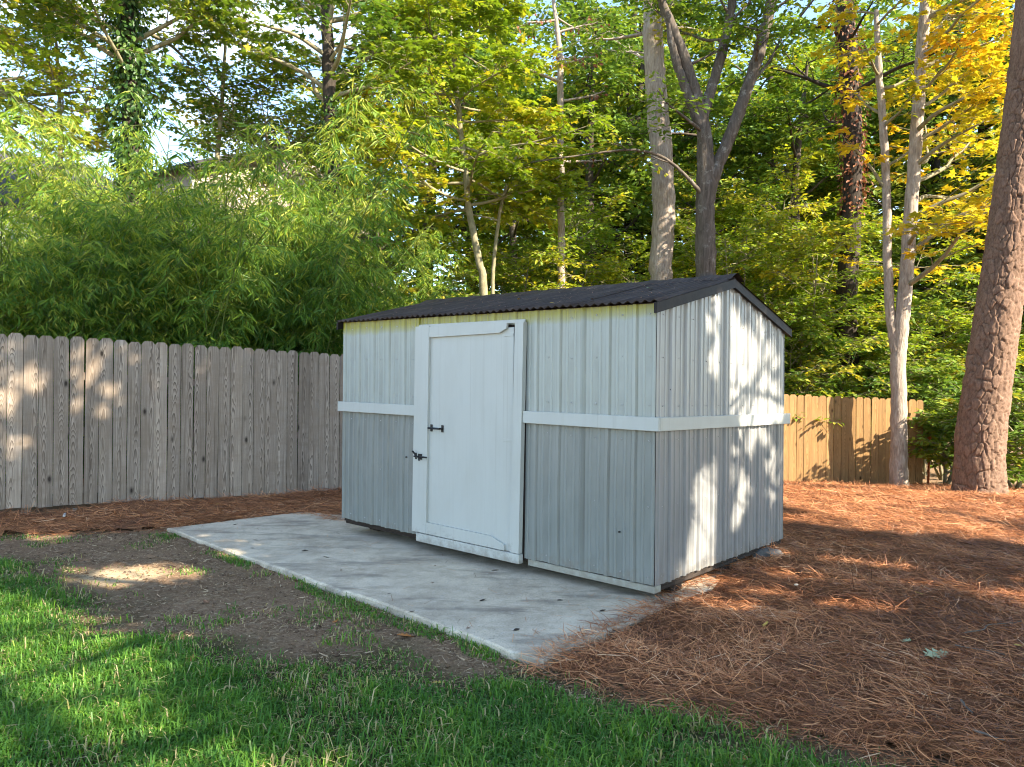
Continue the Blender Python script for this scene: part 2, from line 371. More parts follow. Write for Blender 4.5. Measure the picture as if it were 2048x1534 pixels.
def _roof():
    m = NT('dark_roof_sheet'); o = m.coord(); a = m.noise(o, 5, 6, 0.7); b = m.noise(m.mapping(o, (22, 1.2, 1.2)), 1.0, 4, 0.65)
    c = m.ramp(a, [(0.3, (0.026, 0.018, 0.014)), (0.7, (0.066, 0.045, 0.034))]); c = m.mix(m.ramp(b, [(0.5, 0.0), (0.72, 0.6)]), c, (0.13, 0.098, 0.078))
    return m.done(c, 0.6, m.bump(a, 0.1, 0.01), 0.15)
M['roof'] = _roof(); M['fascia'] = _simple('black_fascia', (0.012, 0.010, 0.009), (0.028, 0.022, 0.018), 9, 0.6, 0.2, 0.2)
M['iron'] = _simple('black_iron', (0.006, 0.006, 0.006), (0.016, 0.015, 0.015), 30, 0.45, 0.1, 0.4)
M['stone'] = _simple('grey_stone', (0.09, 0.085, 0.075), (0.22, 0.205, 0.18), 14, 0.9, 0.5)
M['house_siding'] = _simple('beige_siding', (0.36, 0.29, 0.23), (0.44, 0.365, 0.30), 4, 0.7, 0.1)
M['house_white'] = _simple('white_siding', (0.66, 0.62, 0.58), (0.74, 0.71, 0.67), 4, 0.7, 0.1)
M['shingle'] = _simple('dark_shingle', (0.030, 0.029, 0.028), (0.075, 0.07, 0.066), 18, 0.9, 0.5)
M['glass'] = _simple('window_glass', (0.02, 0.025, 0.03), (0.03, 0.035, 0.04), 2, 0.08, 0.0, 0.6)
M['orange'] = _simple('orange_paint', (0.50, 0.085, 0.02), (0.62, 0.13, 0.03), 12, 0.6)
M['twig'] = _simple('grey_twig', (0.09, 0.07, 0.055), (0.22, 0.18, 0.14), 20, 0.9)
M['pale_stick'] = _simple('pale_stick', (0.36, 0.33, 0.29), (0.55, 0.51, 0.46), 20, 0.9)
def _concrete():
    m = NT('concrete'); o = m.coord()
    a = m.noise(o, 1.9, 7, 0.68, 0.5); b = m.noise(o, 6.5, 7, 0.75); f = m.noise(o, 90, 4, 0.7); d = m.noise(m.mapping(o, (0.7, 2.2, 1), rot=(0, 0, 0.7)), 1.7, 5, 0.6)
    c = m.ramp(b, [(0.3, (0.50, 0.41, 0.29)), (0.5, (0.67, 0.56, 0.405)), (0.7, (0.76, 0.65, 0.485))])
    c = m.mix(m.ramp(a, [(0.45, 0.0), (0.62, 0.55)]), c, (0.36, 0.285, 0.205))
    c = m.mix(m.ramp(d, [(0.53, 0.0), (0.64, 0.6)]), c, (0.20, 0.165, 0.13))
    c = m.mix(m.ramp(f, [(0.32, 0.6), (0.5, 0.0)]), c, (0.20, 0.175, 0.14)); f2 = m.noise(o, 28, 4, 0.7); c = m.mix(m.ramp(f2, [(0.58, 0.0), (0.72, 0.5)]), c, (0.74, 0.70, 0.62)); f3 = m.noise(o, 7, 5, 0.75); c = m.mix(m.ramp(f3, [(0.60, 0.0), (0.70, 0.5)]), c, (0.25, 0.205, 0.155))
    return m.done(c, 0.88, m.bump(m.math('ADD', m.math('MULTIPLY', f, 0.4), b), 0.25, 0.012), 0.2)
M['concrete'] = _concrete()
def _ground():
    m = NT('bare_soil'); o = m.coord(); lawn = m.n('Attribute', attribute_name='var').outputs['Fac']
    a = m.noise(o, 2.0, 6, 0.65); f = m.noise(o, 55, 5, 0.75); g = m.noise(m.mapping(o, (1, 1, 1)), 14, 5, 0.7)
    c = m.ramp(f, [(0.25, (0.10, 0.060, 0.034)), (0.5, (0.29, 0.182, 0.104)), (0.75, (0.52, 0.365, 0.22))])
    c = m.mix(m.ramp(a, [(0.35, 0.0), (0.7, 0.7)]), c, (0.18, 0.110, 0.066))
    c = m.mix(m.ramp(g, [(0.5, 0.0), (0.7, 0.55)]), c, (0.42, 0.32, 0.205))
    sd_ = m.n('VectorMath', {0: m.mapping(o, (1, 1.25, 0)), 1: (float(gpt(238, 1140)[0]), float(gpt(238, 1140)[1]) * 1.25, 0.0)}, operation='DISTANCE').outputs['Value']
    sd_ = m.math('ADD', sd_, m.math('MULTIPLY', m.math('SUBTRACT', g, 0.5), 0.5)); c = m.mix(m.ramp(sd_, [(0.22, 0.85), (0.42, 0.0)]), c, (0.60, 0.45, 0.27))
    th = m.ramp(f, [(0.3, (0.030, 0.036, 0.012)), (0.6, (0.085, 0.085, 0.03)), (0.8, (0.20, 0.17, 0.08))])
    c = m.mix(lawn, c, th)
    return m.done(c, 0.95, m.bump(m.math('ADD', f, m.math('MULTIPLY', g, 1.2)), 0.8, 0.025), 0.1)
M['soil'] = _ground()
def _straw():
    m = NT('straw_mat'); o = m.coord()
    wp = m.n('VectorMath', {0: o, 1: m.n('VectorMath', {0: m.n('TexNoise', {'Vector': o, 'Scale': 3.0, 'Detail': 3}).outputs['Color'], 1: (0.5, 0.5, 0.2)}, operation='MULTIPLY').outputs[0]}, operation='ADD').outputs[0]
    s1 = m.noise(m.mapping(wp, (8, 95, 20), rot=(0, 0, 0.5)), 1.0, 3, 0.7)
    s2 = m.noise(m.mapping(wp, (90, 9, 20), rot=(0, 0, -0.35)), 1.0, 3, 0.7)
    s3 = m.noise(m.mapping(wp, (10, 80, 20), rot=(0, 0, 1.3)), 1.0, 3, 0.7)
    h = m.math('MAXIMUM', m.math('MAXIMUM', s1, s2), s3)
    b = m.noise(o, 1.3, 4)
    c = m.ramp(h, [(0.42, (0.070, 0.032, 0.018)), (0.55, (0.22, 0.092, 0.040)), (0.66, (0.40, 0.18, 0.074)), (0.78, (0.52, 0.29, 0.14))])
    c = m.mix(m.ramp(b, [(0.4, 0.0), (0.75, 0.55)]), c, (0.17, 0.090, 0.056))
    return m.done(c, 0.85, m.bump(h, 1.0, 0.03), 0.15)
M['straw'] = _straw()

# ------------------------------------------------------------------ site layout (metres; camera above the origin, looking along +Y)
YAW = -0.7105
SH = np.array([1.022, 5.25, 0.1253])                        # near bottom corner of the shed's siding
EX = np.array([math.cos(YAW), math.sin(YAW)]); EY = np.array([-math.sin(YAW), math.cos(YAW)])
def shed_pt(u, v): return SH[:2] + u * EX + v * EY
slab = [(-3.61, 7.77), (0.20, 4.13), tuple(np.array([0.20, 4.13]) + EY * 4.3), tuple(np.array([-3.61, 7.77]) + np.array([0.737, 0.676]) * 3.6)]
FA = np.array([-5.52, 8.0]); FB = np.array([-2.35, 10.3]); FD = unit(FB - FA)                # left fence line
CORNER = FA + FD * 11.6
straw_right = [(0.16, 4.10), (0.42, 3.93), (0.72, 3.76), (1.14, 3.49), (1.51, 3.27), (1.92, 3.0), (2.6, 2.5), (4.2, 1.3), (9, -1), (17, -1), (17, 15.4), (3.2, 15.4),
               tuple(CORNER), tuple(FB), tuple(FA), (-8.3, 5.98), (-8.1, 5.6), (-5.2, 7.50), (-4.55, 7.63), (-3.84, 7.82), (-3.58, 7.83), (-2.95, 8.42), (-2.52, 8.78), (-2.2, 8.6), tuple(shed_pt(-3.4, 0.5)),
               tuple(shed_pt(-3.3, 2.2)), tuple(shed_pt(-0.3, 2.2)), tuple(shed_pt(-0.10, 1.5)), tuple(shed_pt(0.04, 0.2)), tuple(shed_pt(0.08, -0.5))]
lawn_line = [gpt(*p) for p in [(-260, 1085), (0, 1112), (120, 1130), (250, 1178), (330, 1232), (480, 1255), (620, 1285), (800, 1325), (950, 1342), (1100, 1338), (1300, 1372), (1500, 1420), (1700, 1465), (1960, 1530)]]
lawn_poly = [tuple(p) for p in lawn_line] + [(2.5, 2.45), (3.2, 1.7), (3.2, 0.5), (-6, 0.5), (-8, 4.0)]

def ground_z(x, y):
    z = -0.045 - 0.48 * sst(9.5, 16.5, y) * sst(-6.0, 3.0, x) + 0.03 * (fbm(x, y, 0.7, 3) - 0.5) + 0.018 * (fbm(x, y, 6, 9) - 0.5)
    return z - 0.8 * sst(18, 40, y) * 0
def fence_dist(x, y):
    return (x - FA[0]) * FD[1] * 1.0 - (y - FA[1]) * FD[0]         # positive on the yard side
def straw_z(x, y):
    d = poly_sd(x, y, straw_right)
    e = np.clip(d / 0.22, 0, 1)
    rel = 0.030 + 0.10 * np.clip(fbm(x, y, 1.3, 21) - 0.35, 0, 1) + 0.075 * (fbm(x * 0.8 + y * 0.5, y, 3.6, 33) - 0.4) + 0.03 * (fbm(x, y, 11, 41) - 0.5)
    fd = fence_dist(x, y)
    mound = 0.15 * np.exp(-np.clip(fd, 0, 9) / 0.33) * (0.55 + 0.8 * fbm(x, y, 1.6, 55)) * (x < 0)
    return ground_z(x, y) + (rel + mound) * np.sqrt(e) + 0.004, d

# ------------------------------------------------------------------ ground
def axis(lo, hi, step, far):
    a = np.arange(lo, hi + step / 2, step); k = np.array([1.0, 3, 8, 20, 50, 120, 300, 600])
    k = k[k < far]
    return np.concatenate([lo - k[::-1], a, hi + k])
gx = axis(-9, 12, 0.12, 700); gy = axis(0.5, 17, 0.12, 700)
X, Y = np.meshgrid(gx, gy, indexing='ij')
Z = ground_z(X, Y)
nx, ny = X.shape
idx = np.arange(nx * ny).reshape(nx, ny)
Q = np.stack([idx[:-1, :-1], idx[1:, :-1], idx[1:, 1:], idx[:-1, 1:]], -1).reshape(-1, 4)
lawn_d = poly_sd(X, Y, lawn_poly)
lawn_n = fbm(X, Y, 1.6, 77, 4)
lawn_m = sst(-0.25, 0.35, lawn_d + (lawn_n - 0.5) * 1.3)
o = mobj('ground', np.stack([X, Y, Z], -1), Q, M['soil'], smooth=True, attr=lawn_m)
tag(o, kind='structure')

# pine straw bed: a mounded sheet with its own relief
sx = np.concatenate([np.arange(-8.4, 9.0, 0.06), np.arange(9.0, 17.01, 0.2)]); sy = np.concatenate([np.arange(-1, 2.4, 0.2), np.arange(2.4, 15.45, 0.06)])
X, Y = np.meshgrid(sx, sy, indexing='ij'); Z, D = straw_z(X, Y)
idx = np.arange(X.size).reshape(X.shape); ok = D > -0.01
Q = np.stack([idx[:-1, :-1], idx[1:, :-1], idx[1:, 1:], idx[:-1, 1:]], -1)
Q = Q[ok[:-1, :-1] & ok[1:, :-1] & ok[1:, 1:] & ok[:-1, 1:]]
used = np.unique(Q); re = np.full(X.size, -1); re[used] = np.arange(len(used))
V = np.stack([X, Y, Z], -1).reshape(-1, 3)[used]
tag(mobj('pine_straw_bed', V, re[Q], M['straw'], smooth=True), kind='structure')

# concrete slab with softly broken edges
def build_slab():
    pts = []
    for i in range(4):
        a = np.array(slab[i]); b = np.array(slab[(i + 1) % 4]); n = max(4, int(np.linalg.norm(b - a) / 0.09))
        for t in np.arange(n) / n:
            p = a + (b - a) * t
            nrm = np.array([-(b - a)[1], (b - a)[0]]) / np.linalg.norm(b - a)
            pts.append(p + nrm * ((vnoise(np.array([p[0] * 3]), np.array([p[1] * 3]), 1, 4)[0] - 0.5) * 0.05 + R.normal(0, 0.004)))
    P = np.array(pts); n = len(P); c = P.mean(0)
    rings = [(P, -0.16), (P, -0.012)]
    inn = P + unit(c - P) * 0.016
    rings.append((inn, 0.0))
    for s in (0.97, 0.8, 0.5, 0.2): rings.append((c + (inn - c) * s, 0.0))
    V = []; Q = []
    for k, (p, z) in enumerate(rings):
        zz = np.full(n, z) if k < 2 else z + 0.006 * (fbm(p[:, 0], p[:, 1], 1.5, 8) - 0.5)
        V.append(np.column_stack([p, zz]))
    for k in range(len(rings) - 1):
        i = np.arange(n); j = (i + 1) % n
        Q.append(np.stack([k * n + i, k * n + j, (k + 1) * n + j, (k + 1) * n + i], -1))
    V = np.concatenate(V); V = np.vstack([V, [[c[0], c[1], 0.0]]])
    k = len(rings) - 1; i = np.arange(n); T = np.stack([k * n + i, k * n + (i + 1) % n, np.full(n, len(V) - 1)], -1)
    o = mobj('concrete_slab', V, [np.concatenate(Q), T], M['concrete'], smooth=False)
    tag(o, kind='structure')
build_slab()

# ------------------------------------------------------------------ shed
L, D_, H, HP = 3.62, 2.42, 2.0, 2.306
BT, BB = 1.191, 1.093                                        # painted band
def warp(V):
    V = np.array(V, float); V[:, 2] += -0.0089 * V[:, 0] - 0.0103 * V[:, 1]; return V
shed = empty('garden_shed', (SH[0], SH[1], SH[2]), YAW)
tag(shed, 'white and grey metal garden shed with dark corrugated roof on concrete slab', 'shed')
def box(name, x0, x1, y0, y1, z0, z1, mat, parent=shed, b=0.003):
    return MB(warp).box(x0, x1, y0, y1, z0, z1, b).build(name, mat, parent)

PITCHR = 0.229
def profile(a0, a1, first):
    """positions across a ribbed sheet and how far they stand out"""
    pts = [(a0, 0.0), (a1, 0.0)]
    c = first - 20 * PITCHR
    while c < a1 + 0.3:
        for dx, h in ((-0.032, 0), (-0.0245, 0), (-0.012, 0.018), (0.012, 0.018), (0.0245, 0), (0.032, 0), (0.064, 0), (0.071, 0.006), (0.083, 0.006), (0.090, 0), (0.140, 0), (0.147, 0.006), (0.159, 0.006), (0.166, 0)):
            if a0 < c + dx < a1: pts.append((c + dx, h))
        c += PITCHR
    return np.array(sorted(pts))
def ribbed_sheet(name, a0, a1, first, zlo, zhi, plane, out, mat, seed, bulge=0.0):
    """plane: 'f' front (y=0, outwards -y), 'b' back, 'r' right (x=0, outwards +x), 'l' left; zhi a function of the position"""
    pr = profile(a0, a1, first); rows = 9; V = []
    for k in range(rows):
        t = k / (rows - 1)
        for i, (a, h) in enumerate(pr):
            zt = zhi(a); zb = zlo + 0.010 * (vnoise(np.array([a * 9.0]), np.array([seed * 3.1]), 1, 5)[0] - 0.6)
            if callable(mat): pass
            z = zb + (zt - zb) * t
            o_ = 0.004 + h + 0.007 * (fbm(np.array([a * 2.3 + seed]), np.array([z * 1.9]), 1, seed)[0] - 0.5) + bulge * math.sin(t * PI) * math.sin((a - a0) / (a1 - a0) * PI)
            if t == 0: o_ += 0.004 * (vnoise(np.array([a * 14.0]), np.array([seed * 1.7]), 1, 6)[0])
            V.append({'f': (a, -o_, z), 'b': (a, D_ + o_, z), 'r': (o_, a, z), 'l': (-L - o_, a, z)}[plane])
    n = len(pr); i = np.arange(n - 1); Q = []
    for k in range(rows - 1): Q.append(np.stack([k * n + i, k * n + i + 1, (k + 1) * n + i + 1, (k + 1) * n + i], -1))
    foot = np.array([1.0 if any(abs(((a - first + 40 * PITCHR) % PITCHR) - c_) < 0.0008 for c_ in (0.0245, PITCHR - 0.0245, 0.064, 0.090, 0.140, 0.166)) else 0.0 for a, h in pr])  # mask for the painted shade at the rib feet
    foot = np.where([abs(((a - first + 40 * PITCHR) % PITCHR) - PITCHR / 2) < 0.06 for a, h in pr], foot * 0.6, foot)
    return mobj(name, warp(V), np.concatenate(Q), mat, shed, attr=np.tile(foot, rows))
flat = lambda a: H
gable = lambda a: H + (HP - H) * (1 - abs(a - D_ / 2) / (D_ / 2)) - 0.012
DL, DR = -2.47, -1.19                                        # door opening
for (a0, a1, sd) in ((-L, -3.0, 1), (-3.0, DL, 2), (-DR * -1, -0.62, 3), (-0.62, 0.0, 4)):
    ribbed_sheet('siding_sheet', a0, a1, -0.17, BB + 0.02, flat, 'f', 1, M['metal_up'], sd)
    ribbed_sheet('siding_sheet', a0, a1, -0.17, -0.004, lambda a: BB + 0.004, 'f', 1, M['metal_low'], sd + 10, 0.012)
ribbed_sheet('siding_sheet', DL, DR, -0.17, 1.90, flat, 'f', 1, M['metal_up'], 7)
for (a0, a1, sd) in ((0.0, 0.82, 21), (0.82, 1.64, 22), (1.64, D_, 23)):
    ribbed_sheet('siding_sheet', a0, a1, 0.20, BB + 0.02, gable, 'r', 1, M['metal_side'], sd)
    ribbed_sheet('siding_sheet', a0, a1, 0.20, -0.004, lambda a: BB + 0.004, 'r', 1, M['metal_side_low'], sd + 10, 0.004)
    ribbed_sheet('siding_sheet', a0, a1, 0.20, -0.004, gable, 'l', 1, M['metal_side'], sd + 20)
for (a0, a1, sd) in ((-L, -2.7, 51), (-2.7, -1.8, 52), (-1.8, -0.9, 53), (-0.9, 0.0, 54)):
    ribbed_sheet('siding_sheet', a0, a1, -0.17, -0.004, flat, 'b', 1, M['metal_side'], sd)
# timber frame behind the sheets
fr = MB(warp)
fr.box(-L + 0.01, -0.01, 0.005, 0.05, 0.0, H - 0.02).box(-L + 0.01, -0.01, D_ - 0.05, D_ - 0.005, 0.0, H - 0.02)
fr.box(-0.05, -0.006, 0.052, D_ - 0.052, 0.0, H - 0.02).box(-L + 0.006, -L + 0.05, 0.052, D_ - 0.052, 0.0, H - 0.02)
for x in (-0.045, -L + 0.015):
    fr.prism([(0.06, H - 0.018), (D_ - 0.06, H - 0.018), (D_ / 2, HP - 0.06)], x, x + 0.03, 'x')
fr.build('wall_frame', M['wood_dark'], shed)
box('floor', -L + 0.01, -0.01, 0.01, D_ - 0.01, -0.03, -0.004, M['wood_dark'], b=0)
# corner flashing
fl = MB(warp).box(-0.03, 0.006, -0.0055, -0.0015, BT, H - 0.03).box(0.0015, 0.0055, -0.0015, 0.03, BT, H - 0.03)
# band boards
box('band_board', -L - 0.045, DL - 0.004, -0.052, -0.024, BB, BT, M['white'])
box('band_board', DR + 0.002, 0.052, -0.052, -0.024, BB, BT, M['white'])
box('band_board', 0.024, 0.052, -0.0235, D_ + 0.045, BB, BT, M['white'])
# base timbers: front board, side rim, sleepers
box('skid', DR + 0.03, 0.004, 0.0, 0.09, -0.062, -0.012, M['skid_paint'])
box('skid', -L + 0.02, DL, 0.02, 0.11, -0.055, -0.031, M['wood_dark'])
box('skid', -L + 0.02, -0.02, D_ - 0.12, D_ - 0.03, -0.062, -0.031, M['wood_dark'])
box('rim_board', -0.05, -0.006, 0.092, D_ - 0.02, -0.058, -0.0315, M['wood_dark'])
for v in (0.30, 1.15, 2.0):
    box('support_block', -0.18, -0.03, v, v + 0.17, -0.128 + 0.0103 * v, -0.0625, M['wood_dark'])
    box('support_block', -L + 0.05, -L + 0.2, v, v + 0.17, -0.155, -0.0625, M['wood_dark'])
    box('support_block', -1.75, -1.55, v, v + 0.17, -0.142, -0.0315, M['wood_dark'])

# door
door = MB(warp).box(-2.44, -1.30, -0.040, -0.012, 0.03, 1.872, 0.002).build('door', M['white'], shed)
MB(warp).prism([(-2.494, 0.035), (-2.306, 0.035), (-2.290, 1.915), (-2.470, 1.915)], -0.066, -0.0415).build('stile', M['white'], door)
MB(warp).prism([(-2.288, 1.812), (-1.442, 1.828), (-1.362, 1.862), (-1.356, 1.908), (-2.288, 1.910)], -0.064, -0.0415).build('rail', M['white'], door)
MB(warp).prism([(-2.304, 0.034), (-1.363, 0.034), (-1.363, 0.080), (-1.520, 0.132), (-2.303, 0.137)], -0.064, -0.0415).build('rail', M['white'], door)
hd = MB(warp)
for u in (-2.279, -2.137): hd.box(u, u + 0.026, -0.049, -0.0405, 0.962, 1.026, 0.002).rod((u + 0.013, -0.045, 0.994), (u + 0.013, -0.082, 0.994), 0.008)
hd.rod((-2.27, -0.082, 0.994), (-2.12, -0.082, 0.994), 0.009); hd.build('handle', M['iron'], door)
lt = MB(warp).box(-2.410, -2.360, -0.075, -0.0665, 0.700, 0.752, 0.002).rod((-2.455, -0.082, 0.726), (-2.290, -0.082, 0.726), 0.008)
lt.rod((-2.433, -0.08, 0.738), (-2.458, -0.10, 0.775), 0.009).box(-2.455, -2.433, -0.07, -0.0665 + 0.03, 0.698, 0.756, 0.002).rod((-2.385, -0.075, 0.726), (-2.385, -0.10, 0.726), 0.007).rod((-2.385, -0.098, 0.726), (-2.360, -0.104, 0.694), 0.007)
lt.build('latch', M['iron'], door)
MB(warp).prism([(-1.300, 0.032), (-1.206, 0.032), (-1.178, 1.912), (-1.268, 1.912)], -0.064, -0.018).build('door_jamb', M['white'], shed)
box('threshold', -2.440, -1.206, -0.062, -0.006, -0.052, 0.026, M['white'])
box('door_header', -2.46, -1.19, -0.034, -0.012, 1.905, 1.935, M['white'])
# hinge straps painted over, dents and bolt holes
for z in (0.93, 1.80): MB(warp).box(-1.40, -1.302, -0.0445, -0.0405, z, z + 0.022, 0.001).build('hinge_strap', M['white'], shed)
for k, (u, z) in enumerate(((-2.63, 0.70), (-0.28, 0.34))): MB(warp).rod((u, -0.028, z), (u, -0.01, z), 0.007, 7).build('bolt_hole', M['iron'], shed)
MB(warp).rod((0.0, 0.188, 1.39), (0.016, 0.188, 1.39), 0.008, 7).build('bolt_hole', M['iron'], shed)
# screws along the sheets: small domes
scw = MB(warp)
for z in (0.05, 0.55, 1.02, 1.27, 1.62, 1.93):
    for k in range(16):
        u = -0.05 - k * PITCHR
        if DL - 0.02 < u < DR + 0.02: continue
        scw.rod((u, -0.002, z + R.normal(0, 0.006)), (u, -0.011, z + R.normal(0, 0.004)), 0.006, 6, 0.003)
    for k in range(10):
        v = 0.09 + k * PITCHR
        if v < D_: scw.rod((0.002, v, z), (0.011, v, z), 0.006, 6, 0.003)
tag(scw.build('siding_screws', M['metal_side'], shed), kind='stuff')

# roof: corrugated sheets on both slopes, ridge cap, fascia boards
OVH, OVG = 0.075, 0.055
slope = (HP - H) / (D_ / 2)
def roof_z(y): return HP + 0.030 - abs(y - D_ / 2) * slope
def roof_sheet(x0, x1, front, seed, lift):
    n = int(round((x1 - x0) / 0.0105)); xs = np.linspace(x0, x1, n + 1)
    y_e = -OVH if front else D_ + OVH; y_r = D_ / 2
    V = []; rows = 7
    for side in (0, 1):
        for k in range(rows):
            t = k / (rows - 1); y = y_e + (y_r - y_e) * t
            zz = roof_z(y) + 0.0095 * np.sin(xs * 2 * PI / 0.072) + lift - side * 0.0035 + 0.008 * (fbm(xs * 1.7, np.full_like(xs, y * 2 + seed), 1, seed) - 0.5)
            yy = y + (0.006 * (vnoise(xs * 2, xs * 0 + seed, 1, seed) - 0.5) if k == 0 else 0)
            V.append(np.column_stack([xs, np.broadcast_to(yy, xs.shape), zz]))
    V = np.concatenate(V); m = n + 1; i = np.arange(n); Q = []
    for side in (0, 1):
        b = side * rows * m
        for k in range(rows - 1):
            q = np.stack([b + k * m + i, b + k * m + i + 1, b + (k + 1) * m + i + 1, b + (k + 1) * m + i], -1)
            Q.append(q if side == 0 else q[:, ::-1])
    Q.append(np.stack([i, rows * m + i, rows * m + i + 1, i + 1], -1))
    return mobj('roof_sheet', warp(V), np.concatenate(Q), M['roof'], shed, smooth=True)
ed = np.linspace(-L - OVG, OVG, 6)
for k in range(5):
    for fr_ in (True, False): roof_sheet(ed[k] - (0.03 if k else 0), ed[k + 1], fr_, 60 + k * 2 + fr_, 0.004 * (k % 2))
V = []
xs = np.linspace(-L - OVG - 0.01, OVG + 0.012, 60)
for dy, dz in ((-0.13, 0.017), (-0.09, 0.030), (-0.02, 0.046), (0.02, 0.046), (0.09, 0.030), (0.13, 0.017)):
    V.append(np.column_stack([xs, np.full_like(xs, D_ / 2 + dy), HP + 0.030 - abs(dy) * slope + dz - 0.014 + 0.004 * np.sin(xs * 23 + dy * 9)]))
V = np.concatenate(V); i = np.arange(59); Q = np.concatenate([np.stack([k * 60 + i, k * 60 + i + 1, (k + 1) * 60 + i + 1, (k + 1) * 60 + i], -1) for k in range(5)])
mobj('ridge_cap', warp(V), Q, M['roof'], shed)
for x in (0.020, -L - 0.045):
    for fr_ in (True, False):
        y0 = -OVH if fr_ else D_ + OVH
        za, zb = roof_z(y0), roof_z(D_ / 2)
        MB(warp).prism([(y0, za - 0.012), (D_ / 2, zb - 0.012), (D_ / 2, zb - 0.088), (y0, za - 0.088)], x, x + 0.026, 'x').build('fascia_board', M['fascia'], shed)
box('eave_board', -L + 0.01, -0.01, 0.0, 0.04, H - 0.018, H + 0.008, M['wood_dark'], b=0)

# ------------------------------------------------------------------ fences
def picket_mesh(wd, ht, th, ear=0.038):
    poly = [(-wd / 2, 0), (wd / 2, 0), (wd / 2, ht - ear), (wd / 2 - ear * 0.8, ht), (-wd / 2 + ear * 0.8, ht), (-wd / 2, ht - ear)]
    b = MB().prism(poly, 0.0, th); return make_mesh('picket', np.array(b.v), [np.array(b.q), np.array(b.t)])
def fence(name, label, p0, p1, ztop, mat, pitch, ht, posts, seed, cat='fence', rails=True, jit=0.008):
    rng = np.random.default_rng(seed)
    p0 = np.array(p0); p1 = np.array(p1); d = unit(p1 - p0); ln = np.linalg.norm(p1 - p0); ang = math.atan2(d[1], d[0])
    root = empty(name, (p0[0], p0[1], float(ground_z(np.array([p0[0]]), np.array([p0[1]]))[0])), ang)
    z0 = root.location.z
    tag(root, label, cat)
    widths = [pitch - 0.003, pitch - 0.005, pitch - 0.007, pitch - 0.010]
    mes = [picket_mesh(w_, ht + e, 0.016) for w_ in widths for e in (0.0, 0.012)]
    for m_ in mes: m_.materials.append(mat)
    n = int(ln / pitch)
    for k in range(n):
        s = (k + 0.5) * pitch
        o = link(bpy.data.objects.new('picket', mes[rng.integers(len(mes))]), root)
        o.location = (s, rng.normal(0, 0.0025), ztop(s) - ht - z0 + rng.normal(0, jit * 0.5))
        o.rotation_euler = (rng.normal(0, 0.004), rng.normal(0, 0.0035), rng.normal(0, 0.02))
    for zz in (0.28, 0.95, 1.58):
        a = ztop(0) - ht + zz - z0; b = ztop(ln) - ht + zz - z0
        m_ = MB().raw([(0, 0.024, a), (ln, 0.024, b), (ln, 0.062, b), (0, 0.062, a), (0, 0.024, a + 0.085), (ln, 0.024, b + 0.085), (ln, 0.062, b + 0.085), (0, 0.062, a + 0.085)],
                      [(3, 2, 1, 0), (4, 5, 6, 7), (0, 1, 5, 4), (1, 2, 6, 5), (2, 3, 7, 6), (3, 0, 4, 7)])
        m_.build('rail', mat, root)
    for s in np.arange(0.4, ln, 2.4):
        MB().box(s, s + 0.09, 0.064, 0.154, ztop(s) - ht - z0 - 0.35, ztop(s) - z0 - 0.09, 0.004).build('post', mat, root)
    return root
P0 = FA - FD * 2.6
fence('plank_fence', 'weathered grey dog-ear plank fence running along the left behind the slab', P0, CORNER, lambda s: 2.04 - 0.0262 * max(0, min(s, 7.0) - 2.6) - 0.085 * max(0, s - 7.0), M['wood_grey'], 0.147, 1.90, True, 3)
RF0 = np.array([CORNER[0] + 0.1, 15.0]); RF1 = np.array([8.37, 14.95])
fence('plank_fence', 'sunlit tan wooden plank fence behind the forked maple trunk', RF0, RF1, lambda s: 1.46 - 0.036 * s, M['wood_new'], 0.150, 1.86, True, 4)

# ------------------------------------------------------------------ foliage helpers
LEAF = {
    'diamond': (np.array([(0, 0, 0), (0.45, 0.27, 0.05), (1, 0, -0.06), (0.45, -0.27, 0.05)]), np.array([(0, 2, 1), (0, 3, 2)])),
    'oval': (np.array([(0, 0, 0), (0.28, 0.26, 0.04), (0.68, 0.24, 0.03), (1, 0, -0.08), (0.68, -0.24, 0.03), (0.28, -0.26, 0.04)]), np.array([(0, 3, 2), (0, 2, 1), (0, 5, 4), (0, 4, 3)])),
    'lance': (np.array([(0, 0, 0), (0.32, 0.070, 0.015), (1, 0, -0.16), (0.32, -0.070, 0.015)]), np.array([(0, 2, 1), (0, 3, 2)])),
    'maple': (np.array([(0.30, 0, 0.02), (0, 0, 0), (-0.06, 0.30, -0.03), (0.22, 0.24, 0.01), (0.40, 0.58, -0.05), (0.55, 0.20, 0.02), (1.0, 0, -0.08), (0.55, -0.20, 0.02), (0.40, -0.58, -0.05), (0.22, -0.24, 0.01), (-0.06, -0.30, -0.03)]),
              np.array([(0, 2, 1), (0, 3, 2), (0, 4, 3), (0, 5, 4), (0, 6, 5), (0, 7, 6), (0, 8, 7), (0, 9, 8), (0, 10, 9), (0, 1, 10)])),
}
def leaves(name, P, A, N, S, shape, mat, parent, var=None, kind=None):
    """P positions, A axes, N normals, S sizes"""
    T, Fc = LEAF[shape]; n = len(P)
    A = unit(A); B = unit(np.cross(N, A)); Nn = np.cross(A, B)
    V = P[:, None, :] + S[:, None, None] * (T[None, :, 0:1] * A[:, None, :] + T[None, :, 1:2] * B[:, None, :] + T[None, :, 2:3] * Nn[:, None, :])
    Fs = (np.arange(n) * len(T))[:, None, None] + Fc[None]
    if var is None: var = R.random(n)
    o = mobj(name, V.reshape(-1, 3), Fs.reshape(-1, 3), mat, parent, attr=np.repeat(np.clip(var, 0, 1), len(T)))
    if kind: o['kind'] = kind
    return o
